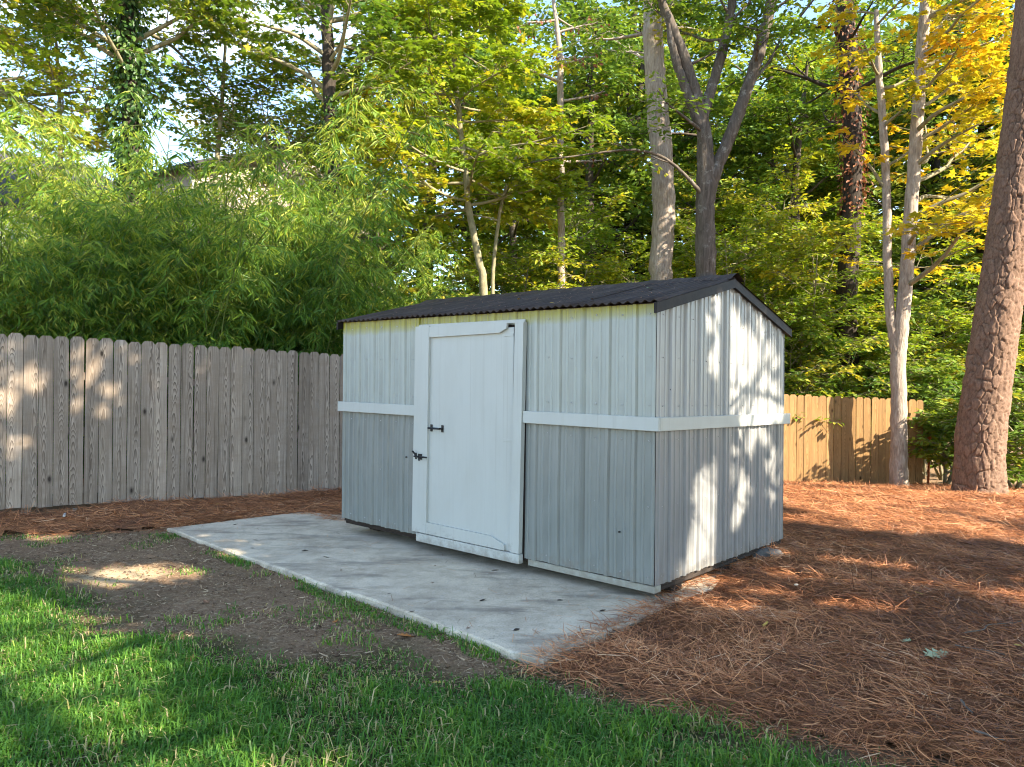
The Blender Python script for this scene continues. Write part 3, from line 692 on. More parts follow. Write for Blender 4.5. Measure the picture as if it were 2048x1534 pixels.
def sprout(S, Dr, Ln, n, curve=0.0, wob=0.08):
    """grow n-point polylines from S along Dr"""
    d = unit(np.array(Dr, float)); P = [np.array(S, float)]; Ln = np.asarray(Ln, float).reshape(-1, 1)
    for k in range(1, n):
        d = unit(d + np.array([0, 0, 1.0]) * (curve / (n - 1)) + R.normal(0, wob, d.shape))
        P.append(P[-1] + d * Ln / (n - 1))
    return np.stack(P, 1)
def offshoots(P, m, t0, t1, ang, pitch, jit=0.25):
    """m children on every polyline: start points, directions, the place t on the parent and the parent's index"""
    n, k, _ = P.shape
    t = t0 + (t1 - t0) * (np.arange(m)[None, :] + R.random((n, m))) / m
    f = t * (k - 1); i = np.minimum(f.astype(int), k - 2); fr = (f - i)[..., None]
    r = np.arange(n)[:, None]
    S = P[r, i] * (1 - fr) + P[r, i + 1] * fr; T = unit(P[r, i + 1] - P[r, i])
    side = np.where((np.arange(m)[None, :] + R.integers(0, 2, (n, 1))) % 2 == 0, 1.0, -1.0)
    a = side * (ang + R.normal(0, jit, (n, m)))
    up = np.array([0, 0, 1.0])
    lat = unit(np.cross(np.broadcast_to(up, T.shape), T) + 1e-6)
    Dn = T * np.cos(a)[..., None] + lat * np.sin(a)[..., None] + up * (pitch + R.normal(0, jit * 0.7, (n, m)))[..., None]
    return S.reshape(-1, 3), unit(Dn.reshape(-1, 3)), t.reshape(-1), np.repeat(np.arange(n), m)
def smooth_path(pts, n):
    pts = np.array(pts, float); k = len(pts); t = np.linspace(0, k - 1, n); i = np.minimum(t.astype(int), k - 2); f = (t - i)[:, None]
    p0 = pts[np.maximum(i - 1, 0)]; p1 = pts[i]; p2 = pts[i + 1]; p3 = pts[np.minimum(i + 2, k - 1)]
    return 0.5 * (2 * p1 + (p2 - p0) * f + (2 * p0 - 5 * p1 + 4 * p2 - p3) * f ** 2 + (3 * p1 - 3 * p2 + p3 - p0) * f ** 3)

def twig_leaves(tw, per, size, spread, flat, droop=0.0, seedvar=None):
    """leaf positions, axes and normals along twigs tw (n,k,3)"""
    n, k, _ = tw.shape
    t = 0.12 + 0.9 * (np.arange(per)[None, :] + R.random((n, per))) / per
    f = np.clip(t, 0, 1) * (k - 1); i = np.minimum(f.astype(int), k - 2); fr = (f - i)[..., None]; r = np.arange(n)[:, None]
    P = tw[r, i] * (1 - fr) + tw[r, i + 1] * fr; T = unit(tw[r, i + 1] - tw[r, i])
    side = np.where(np.arange(per)[None, :] % 2 == 0, 1.0, -1.0)[..., None]
    lat = unit(np.cross(np.broadcast_to(np.array([0, 0, 1.0]), T.shape), T) + 1e-6) * side
    A = T * 0.6 + lat * (0.8 + R.normal(0, 0.3, (n, per, 1))) + R.normal(0, 0.25, (n, per, 3)); A[..., 2] -= droop
    P = P + lat * R.random((n, per, 1)) * spread + R.normal(0, spread * 0.35, (n, per, 3))
    N = np.array([0, 0, 1.0]) + R.normal(0, flat, (n, per, 3))
    S = size * (0.65 + 0.6 * R.random((n, per)))
    V = None
    if seedvar is not None: V = np.clip(np.repeat(seedvar, per) + R.normal(0, 0.16, n * per), 0, 1)
    return P.reshape(-1, 3), A.reshape(-1, 3), N.reshape(-1, 3), S.reshape(-1), V

def tree(name, label, trunk, radii, limbs, leaf, bark, cat='tree', group=None, sides=12, carve=None, stems=(), ivy=None, kindless=False):
    """trunk: control points in world metres. limbs: dict(n, t0, t1, len, elev, curve, sub, sublen, twig, twiglen, az)
    leaf: dict(shape, mat, size, per, spread, flat, droop)"""
    base = np.array(trunk[0]); root = empty(name, tuple(base))
    tag(root, label, cat, group)
    allst = [(np.array(trunk) - base, radii, limbs)] + [(np.array(p) - base, r_, l_) for p, r_, l_ in stems]
    tb = Tubes(); br = Tubes(); LP = []
    for pts, rr, lb in allst:
        n = max(14, int(len(pts) * 7)); path = smooth_path(pts, n)
        rad = np.interp(np.linspace(0, 1, n), np.linspace(0, 1, len(rr)), rr) * (1 + 0.025 * R.normal(size=n))
        path[1:-1] += R.normal(0, 0.006, (n - 2, 3)) * (rad[1:-1, None] / 0.2 + 0.5)
        tb.add(path[None], rad[None], sides)
        if not lb: continue
        m = lb['n']; t = lb['t0'] + (lb['t1'] - lb['t0']) * ((np.arange(m) + R.random(m)) / m)
        f = t * (n - 1); i = np.minimum(f.astype(int), n - 2); S = path[i] + (path[i + 1] - path[i]) * (f - i)[:, None]
        a0, a1 = lb.get('az', (0, 2 * PI))
        az = a0 + (a1 - a0) * ((np.arange(m) * 0.618 + R.random() + R.normal(0, 0.06, m)) % 1.0)
        el = lb['elev'] + R.normal(0, 0.2, m)
        Dr = np.column_stack([np.cos(az) * np.cos(el), np.sin(az) * np.cos(el), np.sin(el)])
        tt = (t - lb['t0']) / max(1e-6, lb['t1'] - lb['t0'])
        Ln = lb['len'] * (1 - lb.get('taper', 0.55) * tt) * (0.7 + 0.6 * R.random(m))
        lp = sprout(S, Dr, Ln, 8, lb.get('curve', 0.3), lb.get('wob', 0.10))
        r0 = np.minimum(rad[i] * 0.55, 0.018 + 0.016 * Ln)
        br.add(lp, r0[:, None] * np.linspace(1, 0.25, 8)[None, :], 6)
        S2, D2, t2, pi = offshoots(lp, lb['sub'], 0.25, 1.0, 0.85, lb.get('subpitch', 0.05))
        L2 = lb.get('sublen', 0.5) * Ln[pi] * (1.15 - 0.75 * t2) * (0.7 + 0.6 * R.random(len(t2)))
        sp = sprout(S2, D2, L2, 5, lb.get('curve2', -0.1), 0.12)
        br.add(sp, (np.clip(0.006 + 0.006 * L2, 0.004, 0.02))[:, None] * np.linspace(1, 0.35, 5)[None, :], 4)
        S3, D3, t3, p3 = offshoots(sp, lb['twig'], 0.2, 1.0, 0.8, 0.0)
        L3 = lb.get('twiglen', 0.45) * (0.6 + 0.8 * R.random(len(t3)))
        tw = sprout(S3, D3, L3, 3, lb.get('curve3', -0.15), 0.12)
        if not leaf.get('notwig'): br.add(tw, np.broadcast_to(np.array([0.0045, 0.0035, 0.002]), (len(tw), 3)).copy(), 3)
        tone = np.clip(0.52 + R.normal(0, 0.16, m), 0, 1)[pi][p3]
        LP.append(twig_leaves(tw, leaf['per'], leaf['size'], leaf.get('spread', 0.05), leaf.get('flat', 0.45), leaf.get('droop', 0.15), tone + leaf.get('shift', 0.0)))
    tb.build('trunk', bark, root)
    if br.V: br.build('branches', leaf.get('twigmat', bark), root)
    if LP:
        P = [np.concatenate([l[q] for l in LP]) for q in range(5)]
        if carve is not None:
            keep = carve(P[0] + base); P = [p[keep] for p in P]
        leaves('crown', P[0], P[1], P[2], P[3], leaf['shape'], leaf['mat'], root, P[4])
    if ivy:
        pts, rr, _ = allst[0]; n = ivy['n']; t = ivy['t0'] + (ivy['t1'] - ivy['t0']) * R.random(n); path = smooth_path(pts, 60)
        f = t * 59; i = np.minimum(f.astype(int), 58); c = path[i] + (path[i + 1] - path[i]) * (f - i)[:, None]
        th = R.random(n) * 2 * PI; rad = np.interp(t, np.linspace(0, 1, len(rr)), rr) + ivy['w'] * R.random(n) ** 1.6 * (0.4 + 1.2 * vnoise(t * 14, np.cos(th) * 1.5, 1, 3))
        out = np.column_stack([np.cos(th), np.sin(th), np.zeros(n)])
        P = c + out * rad[:, None]; A = out * 0.3 + np.array([0, 0, -0.8]) + R.normal(0, 0.4, (n, 3)); N = out + np.array([0, 0, 0.6]) + R.normal(0, 0.35, (n, 3))
        leaves('ivy', P, A, N, ivy['size'] * (0.6 + 0.7 * R.random(n)), 'oval', M[ivy.get('mat', 'leaf_ivy')], root)
    return root

def P3(*a): return [at(px, py, Yd) for px, py, Yd in a]
def gz(x, y): return float(ground_z(np.array([x]), np.array([y]))[0])
def rooted(pts):
    """put a base on the ground straight under the first point"""
    p = pts[0]; return [np.array([p[0], p[1], gz(p[0], p[1]) - 0.05])] + list(pts)

# ------------------------------------------------------------------ the big pine on the right, with plated bark
def pine():
    b = at(1957, 985, 11.8); b[2] = gz(b[0], b[1]) - 0.12
    ctr = [b, at(1963, 860, 11.8), at(1993, 645, 11.8), at(2024, 430, 11.85), at(2050, 215, 11.9), at(2072, 0, 11.8), at(2086, -250, 11.9), at(2090, -600, 12.0)]
    rad = [0.385, 0.350, 0.325, 0.305, 0.295, 0.28, 0.26, 0.20]
    root = empty('pine_tree', tuple(b)); tag(root, 'large pine trunk with thick plated brown bark leaning at the right edge', 'tree')
    ctr = [c - b for c in ctr]
    nz, nt = 470, 110
    tq = np.concatenate([np.linspace(0, 0.62, 430, endpoint=False), np.linspace(0.62, 1, 40)])
    full = smooth_path(ctr, 2000); path = np.stack([np.interp(tq, np.linspace(0, 1, 2000), full[:, q]) for q in range(3)], 1); t = tq
    r = np.interp(t, np.linspace(0, 1, len(rad)), rad)
    hgt = np.concatenate([[0], np.cumsum(np.linalg.norm(np.diff(path, axis=0), axis=1))])
    s_ = np.arange(nt) * 2 * PI / nt
    th0 = 0.85; th = s_ + 0.62 * np.sin(s_ - th0 - PI) * 1.0                 # more columns on the side that faces the yard
    Hh, Th = np.meshgrid(hgt, th, indexing='ij')
    cw, chh = 0.115, 0.185; ncol = 22                                       # plates round the stem, taller than wide
    u = Th / (2 * PI) * ncol + 0.9 * (fbm(Hh * 4, np.sin(Th) * 3 + 7, 1, 5, 3) - 0.5); v = Hh / chh + 1.1 * (fbm(Hh * 3 + 9, np.sin(Th + 1) * 4, 1, 15, 3) - 0.5)
    d1 = np.full(u.shape, 9.0); d2 = np.full(u.shape, 9.0); cid = np.zeros(u.shape)
    for du in (-1, 0, 1):
        for dv in (-1, 0, 1):
            iu = np.floor(u) + du; iv = np.floor(v) + dv; iw = iu % ncol
            cu = iu + 0.02 + 0.96 * _h(iw, iv, 3); cv = iv + 0.02 + 0.96 * _h(iw, iv, 9)
            dd = np.hypot((u - cu), (v - cv) * 1.0); hh = _h(iw, iv, 17)
            n1 = dd < d1
            d2 = np.where(n1, d1, np.minimum(d2, dd)); cid = np.where(n1, hh, cid); d1 = np.where(n1, dd, d1)
    edge = np.clip((d2 - d1) / 0.13, 0, 1); plate = sst(0.0, 1.0, edge)
    fine = fbm(Th * 9, Hh * 14, 1, 6, 4)
    flake = np.floor(fbm(Th * 6, Hh * 9, 1, 26, 3) * 9) / 9
    disp = -0.022 * (1 - plate) + 0.020 * (cid - 0.5) * plate + 0.022 * (flake - 0.5) + 0.008 * (fine - 0.5)
    flare = 0.07 * np.exp(-Hh / 0.22) * (0.5 + 0.5 * np.cos(Th * 5 + 0.6))
    rr = r[:, None] + disp + flare
    T = unit(np.gradient(path, axis=0)); A = unit(np.cross(T, np.array([0.0, 1.0, 0.05]))); B = np.cross(T, A)
    V = path[:, None, :] + rr[..., None] * (np.cos(Th)[..., None] * A[:, None, :] + np.sin(Th)[..., None] * B[:, None, :])
    i = np.arange(nz - 1)[:, None]; j = np.arange(nt)[None, :]; j2 = (j + 1) % nt
    Q = np.stack([i * nt + j, i * nt + j2, (i + 1) * nt + j2, (i + 1) * nt + j], -1).reshape(-1, 4)
    var = np.clip(0.10 + 0.5 * plate * (0.45 + 0.75 * cid) + 0.45 * (fine - 0.4), 0, 1)
    mobj('trunk', V, Q, M['bark_pine'], root, smooth=True, attr=var)
    # high crown, above the picture
    top = path[-1]; m = 16
    S = path[-18:][R.integers(0, 18, m)]; az = np.arange(m) * 2.4; Dr = np.column_stack([np.cos(az), np.sin(az), np.full(m, 0.35)])
    lp = sprout(S, Dr, 1.6 + R.random(m) * 1.3, 7, 0.2, 0.1); br = Tubes(); br.add(lp, 0.05 * np.linspace(1, 0.2, 7)[None, :].repeat(m, 0), 6)
    S2, D2, t2, p2 = offshoots(lp, 9, 0.3, 1, 0.8, 0.15); tw = sprout(S2, D2, 0.5 + 0.4 * R.random(len(t2)), 4, 0.2, 0.1); br.add(tw, np.full((len(tw), 4), 0.012), 4)
    br.build('branches', M['bark_brown'], root)
    P, A_, N_, S_, _ = twig_leaves(tw, 60, 0.2, 0.02, 0.8, -0.1); leaves('crown', P, A_, N_, S_, 'lance', M['leaf_needle'], root)
pine()

# ------------------------------------------------------------------ where the sun reaches the ground through the canopy (used to leave gaps in the shade trees)
def wall_pt(v, z): p = shed_pt(0.02, v); return np.array([p[0], p[1], SH[2] + z - 0.0103 * v])
def gpatch(px, py, r, z=0.02): p = gpt(px, py, z); return (np.array([p[0], p[1], z]), r)
patches = []
for v, z, r in ((1.12, 2.08, 0.15), (1.05, 1.86, 0.20), (1.12, 1.66, 0.14), (1.05, 1.30, 0.11), (1.08, 1.15, 0.13), (1.30, 1.60, 0.06), (1.62, 1.72, 0.11), (1.80, 1.85, 0.13), (1.95, 1.66, 0.12),
                (1.70, 1.25, 0.10), (1.95, 1.22, 0.12), (1.98, 1.42, 0.09), (1.45, 1.30, 0.06), (2.2, 1.75, 0.07), (2.25, 1.3, 0.07), (1.1, 1.02, 0.06), (1.65, 1.0, 0.07), (1.45, 0.86, 0.07),
                (0.72, 0.58, 0.15), (0.80, 0.44, 0.09), (1.15, 0.40, 0.15), (1.0, 0.45, 0.09), (1.35, 0.36, 0.09), (0.62, 0.16, 0.13), (0.85, 0.10, 0.11), (1.1, 0.12, 0.08), (2.12, 0.72, 0.08), (2.10, 0.52, 0.07), (0.42, 0.08, 0.09), (1.55, 0.6, 0.06)):
    patches.append((wall_pt(v, z), r * 1.35))
for px, py, r in ((1400, 1185, .13), (1460, 1160, .12), (1370, 1200, .09), (1520, 1155, .12), (1580, 1150, .12), (1480, 1215, .10), (1620, 1190, .11), (1545, 1180, .08), (1700, 1200, .09),
                  (1590, 1040, .35), (1640, 1020, .35), (1720, 1050, .32), (1620, 1085, .2), (1700, 1090, .2), (1820, 1040, .45), (1900, 1060, .35), (2000, 1020, .5), (2040, 1080, .3), (1940, 1005, .4), (1760, 1005, .4), (1600, 1000, .4),
                  (1900, 1180, .10), (1960, 1190, .12), (2030, 1190, .16), (2040, 1150, .12), (1840, 1170, .08), (1760, 1130, .10), (1680, 1120, .10), (1560, 1110, .10),
                  (30, 1460, .40), (0, 1400, .34), (110, 1500, .30), (60, 1240, .26), (190, 1250, .24), (10, 1200, .2), (290, 1255, .12), (-60, 1300, .6), (-200, 1400, .8), (420, 1525, .15), (520, 1518, .14), (600, 1530, .13), (330, 1535, .14),
                  (215, 1140, .20), (270, 1135, .16), (160, 1140, .10), (340, 1130, .10), (100, 1065, .10), (500, 1115, .08), (345, 1320, .08), (20, 1130, .08), (420, 1240, .07)):
    patches.append(gpatch(px, py, r * (0.92 if r > 0.25 and px > 1500 else 1.0)))
for px, py, Yd, r in ((180, 780, 8.75, .12), (275, 800, 9.0, .09), (470, 820, 9.5, .10), (500, 710, 9.6, .07), (545, 720, 9.75, .06), (370, 700, 9.2, .05)):
    patches.append((at(px, py, Yd), -r * 0.85))
PC = np.array([p for p, _ in patches]); PR = np.array([r for _, r in patches])
def carve(P):
    yy = np.maximum(P[:, 1], 0.05); keep = ~((P[:, 1] > 0.2) & (np.abs(P[:, 0]) / yy < 0.80) & ((P[:, 2] - CH) / yy < 0.66))      # leaves inside the view are removed, so the shade crowns stay unseen
    for c, r in zip(PC, PR):
        d = P - c; s = d @ SUN; q = np.linalg.norm(d - s[:, None] * SUN, axis=1)
        keep &= ~((q < np.where(r < 0, -r, r * 1.2 + 0.08) * (0.88 + 0.35 * R.random(len(P)))) & (s > 0.3))
    return keep
def carve_strict(P):
    """keep leaves whose shade falls on the yard in front, so that the trees beyond stay sunlit"""
    return carve(P)

SHADE = dict(shape='diamond', mat=M['leaf_green'], size=0.26, per=10, spread=0.10, flat=0.6, droop=0.2, notwig=True)
shade_trees = [  # x, y, height of crown centre, crown radius
    ('broad shade oak standing outside the picture right of the pine straw', 9.6, 0.2, 8.0, 4.4),
    ('tall shade oak outside the picture whose crown hangs over the lawn', 4.4, 1.2, 8.9, 5.0),
    ('shade oak outside the picture behind and right of the photographer', 8.4, -4.6, 8.2, 4.6),
    ('shade oak outside the picture at the far right of the straw bed', 13.6, 0.4, 8.2, 3.1),
    ('shade oak outside the picture standing nearest to the big pine', 7.2, 4.0, 9.2, 3.6),
    ('shade oak outside the picture farthest behind the photographer', 13.0, -4.8, 8.4, 4.3)]
for lab, x, y, zc, cr in shade_trees:
    dense = 1.45 if cr == 5.0 else 1.0
    g = gz(x, y)
    tree('oak_tree', lab, [(x, y, g - 0.1), (x + 0.1, y, zc * 0.35), (x - 0.15, y + 0.1, zc * 0.7), (x, y, zc + cr * 0.75)], [0.36, 0.27, 0.2, 0.05],
         dict(n=int(34 * dense), t0=0.36, t1=0.97, len=cr * 0.74, taper=0.5, elev=0.35, curve=0.25, sub=9, sublen=0.5, twig=6, twiglen=0.6), SHADE, M['bark_grey'], group='shade trees outside the picture', carve=carve)

# ------------------------------------------------------------------ two-stemmed yellow maple in front of the tan fence
LY = dict(shape='maple', mat=M['leaf_yellow'], size=0.15, per=7, shift=-0.08, spread=0.06, flat=0.35, droop=0.12, twigmat=M['bark_thin'])
mb = at(1797, 972, 14.35); mb[2] = gz(mb[0], mb[1]) - 0.05
tree('maple_tree', 'pale two-stemmed maple with yellow and orange leaves in front of the tan fence', [mb, at(1797, 860, 14.35), at(1797, 720, 14.35), at(1806, 620, 14.35), at(1820, 450, 14.35), at(1834, 250, 14.3), at(1846, 60, 14.2), at(1858, -140, 14.1)],
     [0.18, 0.150, 0.140, 0.132, 0.125, 0.115, 0.10, 0.06],
     dict(n=25, t0=0.47, t1=1.0, len=1.9, taper=0.15, elev=0.25, curve=0.05, sub=6, sublen=0.55, twig=4, twiglen=0.4, az=(-1.9, 1.0), wob=0.12), LY, M['bark_pale'],
     stems=[(P3((1797, 720, 14.35), (1785, 660, 14.4), (1776, 560, 14.45), (1774, 430, 14.5), (1768, 280, 14.5), (1757, 130, 14.5), (1752, 20, 14.5)), [0.11, 0.095, 0.085, 0.08, 0.075, 0.065, 0.04],
             dict(n=9, t0=0.55, t1=1.0, len=1.3, taper=0.2, elev=0.45, curve=0.2, sub=5, sublen=0.5, twig=2, twiglen=0.3))])
# ------------------------------------------------------------------ trees behind the shed
LG = dict(shape='oval', mat=M['leaf_green'], size=0.12, per=9, spread=0.06, flat=0.42, droop=0.15)
LM = dict(shape='maple', mat=M['leaf_maple'], size=0.145, per=8, spread=0.06, flat=0.38, droop=0.15, twigmat=M['bark_thin'])
LD = dict(shape='diamond', mat=M['leaf_dark'], size=0.15, per=10, spread=0.08, flat=0.5, droop=0.2)
# forked grey tree right of the ridge
tree('forked_tree', 'grey forked tree with three spreading limbs rising right behind the shed ridge', rooted(P3((1412, 620, 15.2), (1412, 540, 15.2), (1410, 430, 15.2), (1412, 345, 15.2), (1404, 240, 15.2), (1370, 120, 15.1), (1330, 20, 15.0), (1290, -90, 14.9))),
     [0.26, 0.23, 0.21, 0.20, 0.20, 0.13, 0.11, 0.09, 0.06], dict(n=6, t0=0.55, t1=1.0, len=1.6, elev=0.5, sub=6, twig=4), LG, M['bark_grey'],
     stems=[(P3((1414, 405, 15.2), (1432, 340, 15.2), (1457, 280, 15.2), (1490, 190, 15.15), (1522, 90, 15.1), (1545, -10, 15.0), (1565, -120, 15.0)), [0.12, 0.14, 0.13, 0.125, 0.12, 0.11, 0.08], dict(n=6, t0=0.5, t1=1.0, len=1.5, elev=0.5, sub=6, twig=4)),
            (P3((1404, 240, 15.2), (1425, 170, 15.25), (1445, 100, 15.3), (1462, 20, 15.3), (1475, -80, 15.3)), [0.12, 0.105, 0.10, 0.09, 0.07], dict(n=5, t0=0.5, t1=1.0, len=1.4, elev=0.5, sub=6, twig=4)),
            (P3((1404, 262, 15.2), (1372, 180, 15.1), (1345, 95, 15.05), (1338, 40, 15.0)), [0.10, 0.09, 0.08, 0.05], None),
            (P3((1412, 400, 15.15), (1370, 350, 15.0), (1320, 312, 14.9), (1260, 300, 14.8), (1180, 308, 14.7), (1060, 325, 14.6)), [0.05, 0.035, 0.03, 0.025, 0.02, 0.01], dict(n=5, t0=0.3, t1=1.0, len=0.6, elev=0.2, sub=3, twig=2))])
# pale thick trunk
tree('tall_tree', 'thick pale tree trunk sunlit on its right side behind the shed roof', rooted(P3((1322, 640, 16.5), (1322, 540, 16.5), (1328, 420, 16.5), (1322, 300, 16.5), (1312, 180, 16.5), (1306, 60, 16.5), (1304, -120, 16.5))),
     [0.30, 0.27, 0.25, 0.25, 0.245, 0.23, 0.22, 0.20], dict(n=9, t0=0.8, t1=1.0, len=2.2, elev=0.4, sub=6, twig=4), LG, M['bark_pale'], sides=16)
# thin pale dead-topped trunk
tree('slender_tree', 'thin pale straight trunk with dead rusty leaves near the top', rooted(P3((1123, 640, 17.0), (1123, 540, 17.0), (1122, 400, 17.0), (1121, 250, 17.0), (1120, 120, 17.0), (1112, 40, 17.0), (1100, -60, 17.0))),
     [0.10, 0.088, 0.085, 0.08, 0.078, 0.07, 0.05, 0.03], dict(n=14, t0=0.45, t1=0.97, len=1.25, taper=0.1, elev=0.1, curve=-0.1, sub=4, sublen=0.45, twig=2, twiglen=0.3),
     dict(shape='oval', mat=M['leaf_dead'], size=0.11, per=2, spread=0.05, flat=0.8, droop=0.7, twigmat=M['bark_pale']), M['bark_pale'])
# dark vine-covered trunk
tree('vine_covered_tree', 'dark vine-covered trunk standing left of the yellow maple', rooted(P3((1692, 700, 17.5), (1693, 600, 17.5), (1702, 450, 17.5), (1706, 300, 17.5), (1698, 150, 17.5), (1690, 0, 17.5), (1688, -160, 17.5))),
     [0.30, 0.27, 0.24, 0.22, 0.21, 0.20, 0.19, 0.16], dict(n=10, t0=0.6, t1=1.0, len=2.4, elev=0.3, sub=7, twig=5), LG, M['bark_dark'], ivy=dict(n=1300, t0=0.45, t1=0.9, w=0.16, size=0.10, mat='leaf_dead'))
# light green maples in the middle
tree('maple_tree', 'light green maple with sunlit layered leaves above the left end of the shed', rooted(P3((968, 600, 15.6), (958, 520, 15.6), (938, 420, 15.6), (930, 330, 15.6), (915, 200, 15.5), (905, 80, 15.4), (900, -60, 15.3))),
     [0.10, 0.085, 0.075, 0.068, 0.06, 0.05, 0.04, 0.025], dict(n=34, t0=0.42, t1=1.0, len=2.6, taper=0.35, elev=0.12, curve=0.05, sub=7, sublen=0.5, twig=5, twiglen=0.42), LM, M['bark_thin'])
tree('maple_tree', 'slim leaning maple sapling beside the larger light green maple', rooted(P3((985, 600, 16.2), (990, 500, 16.2), (1005, 400, 16.2), (1030, 320, 16.2), (1050, 250, 16.1))),
     [0.05, 0.045, 0.04, 0.035, 0.028, 0.018], dict(n=14, t0=0.5, t1=1.0, len=1.5, taper=0.3, elev=0.1, sub=6, twig=4, twiglen=0.35), LM, M['bark_thin'])
# dark trunk with ivy by the house
tree('sweetgum_tree', 'dark straight trunk with leafy branches in front of the beige house', rooted(P3((676, 640, 14.0), (672, 520, 14.0), (668, 420, 14.0), (664, 320, 14.0), (660, 200, 14.0), (655, 80, 14.0), (650, -80, 14.0))),
     [0.17, 0.155, 0.14, 0.13, 0.125, 0.12, 0.11, 0.09], dict(n=18, t0=0.70, t1=1.0, len=2.2, taper=0.1, elev=0.4, curve=0.15, sub=7, sublen=0.5, twig=5, twiglen=0.45), dict(LM, mat=M['leaf_green'], size=0.13), M['bark_dark'],
     ivy=dict(n=900, t0=0.35, t1=0.72, w=0.22, size=0.09))
# ivy covered trunk against the sky at left
tree('ivy_covered_tree', 'ivy-covered trunk standing against the blue sky above the bamboo', rooted(P3((262, 640, 13.5), (262, 500, 13.5), (262, 340, 13.5), (260, 200, 13.5), (256, 80, 13.5), (250, -80, 13.5))),
     [0.20, 0.18, 0.17, 0.16, 0.15, 0.14, 0.12], dict(n=16, t0=0.74, t1=1.0, len=2.0, taper=0.1, elev=0.3, curve=0.1, sub=7, sublen=0.5, twig=5, twiglen=0.45), dict(LM, mat=M['leaf_green'], size=0.13), M['bark_dark'],
     ivy=dict(n=3000, t0=0.45, t1=1.0, w=0.28, size=0.11))
tree('oak_tree', 'oak with yellowing leafy boughs filling the top left corner', rooted(P3((-330, 700, 12.0), (-330, 400, 12.0), (-300, 100, 12.0), (-250, -150, 12.0), (-220, -350, 12.0))),
     [0.24, 0.21, 0.18, 0.15, 0.11, 0.07], dict(n=20, t0=0.52, t1=1.0, len=3.9, taper=0.2, elev=0.2, curve=0.05, sub=8, sublen=0.4, twig=5, twiglen=0.45, az=(-1.2, 1.2)), dict(LM, size=0.13), M['bark_brown'])

tree('young_tree', 'airy young green tree whose leaves veil the beige house gable', rooted(P3((560, 640, 16.5), (555, 480, 16.5), (545, 360, 16.5), (535, 290, 16.5), (530, 240, 16.5))),
     [0.09, 0.08, 0.065, 0.05, 0.035, 0.02], dict(n=26, t0=0.5, t1=1.0, len=2.1, taper=0.35, elev=0.25, sub=7, sublen=0.5, twig=5, twiglen=0.4), dict(LG, mat=M['leaf_green'], size=0.11), M['bark_thin'])
tree('young_tree', 'thin airy tree with small sunlit leaves rising left of the ivy-covered trunk', rooted(P3((130, 640, 14.5), (128, 480, 14.5), (122, 330, 14.5), (118, 180, 14.5), (110, 40, 14.5))),
     [0.08, 0.07, 0.06, 0.05, 0.035, 0.02], dict(n=22, t0=0.58, t1=1.0, len=1.7, taper=0.3, elev=0.3, sub=6, sublen=0.5, twig=5, twiglen=0.4), dict(LM, size=0.10), M['bark_thin'])
tree('young_tree', 'thin airy tree with fine leaves against the sky between the two dark trunks', rooted(P3((420, 640, 15.5), (425, 450, 15.5), (440, 250, 15.5), (450, 100, 15.5), (455, -20, 15.5))),
     [0.08, 0.07, 0.06, 0.045, 0.03, 0.02], dict(n=14, t0=0.64, t1=1.0, len=1.9, taper=0.2, elev=0.35, sub=5, sublen=0.5, twig=4, twiglen=0.4), dict(LM, mat=M['leaf_green'], size=0.10), M['bark_thin'])
# ------------------------------------------------------------------ understorey saplings and shrubs
def shrub(name, label, base, h, n, length, leaf, bark, elev=0.5, curve=-0.2, sub=6, twig=4, group=None, cat='shrub', scale_r=1.0):
    x, y = base; g = gz(x, y) - 0.05; st = []
    tr = [(x, y, g), (x + R.normal(0, .1), y + R.normal(0, .1), g + h * 0.5), (x + R.normal(0, .2), y + R.normal(0, .2), g + h)]
    lb = dict(n=n, t0=0.18, t1=1.0, len=length, taper=0.45, elev=elev, curve=curve, sub=sub, sublen=0.5, twig=twig, twiglen=0.34)
    for k in range(2):
        a = R.random() * 6.28; st.append(([(x, y, g), (x + math.cos(a) * h * 0.22, y + math.sin(a) * h * 0.22, g + h * 0.5), (x + math.cos(a) * h * 0.35, y + math.sin(a) * h * 0.35, g + h * 0.9)], [0.03 * scale_r, 0.022 * scale_r, 0.01], dict(lb, n=max(4, n // 2))))
    return tree(name, label, tr, [0.04 * scale_r, 0.03 * scale_r, 0.01], lb, leaf, bark, cat=cat, group=group, sides=7, stems=st)
LS = dict(shape='oval', mat=M['leaf_maple'], size=0.115, per=9, spread=0.05, flat=0.4, droop=0.15, twigmat=M['bark_thin'])
LSG = dict(LS, mat=M['leaf_green'])
LS = dict(LS, shape='diamond', size=0.135); LSG = dict(LSG, shape='diamond', size=0.135)
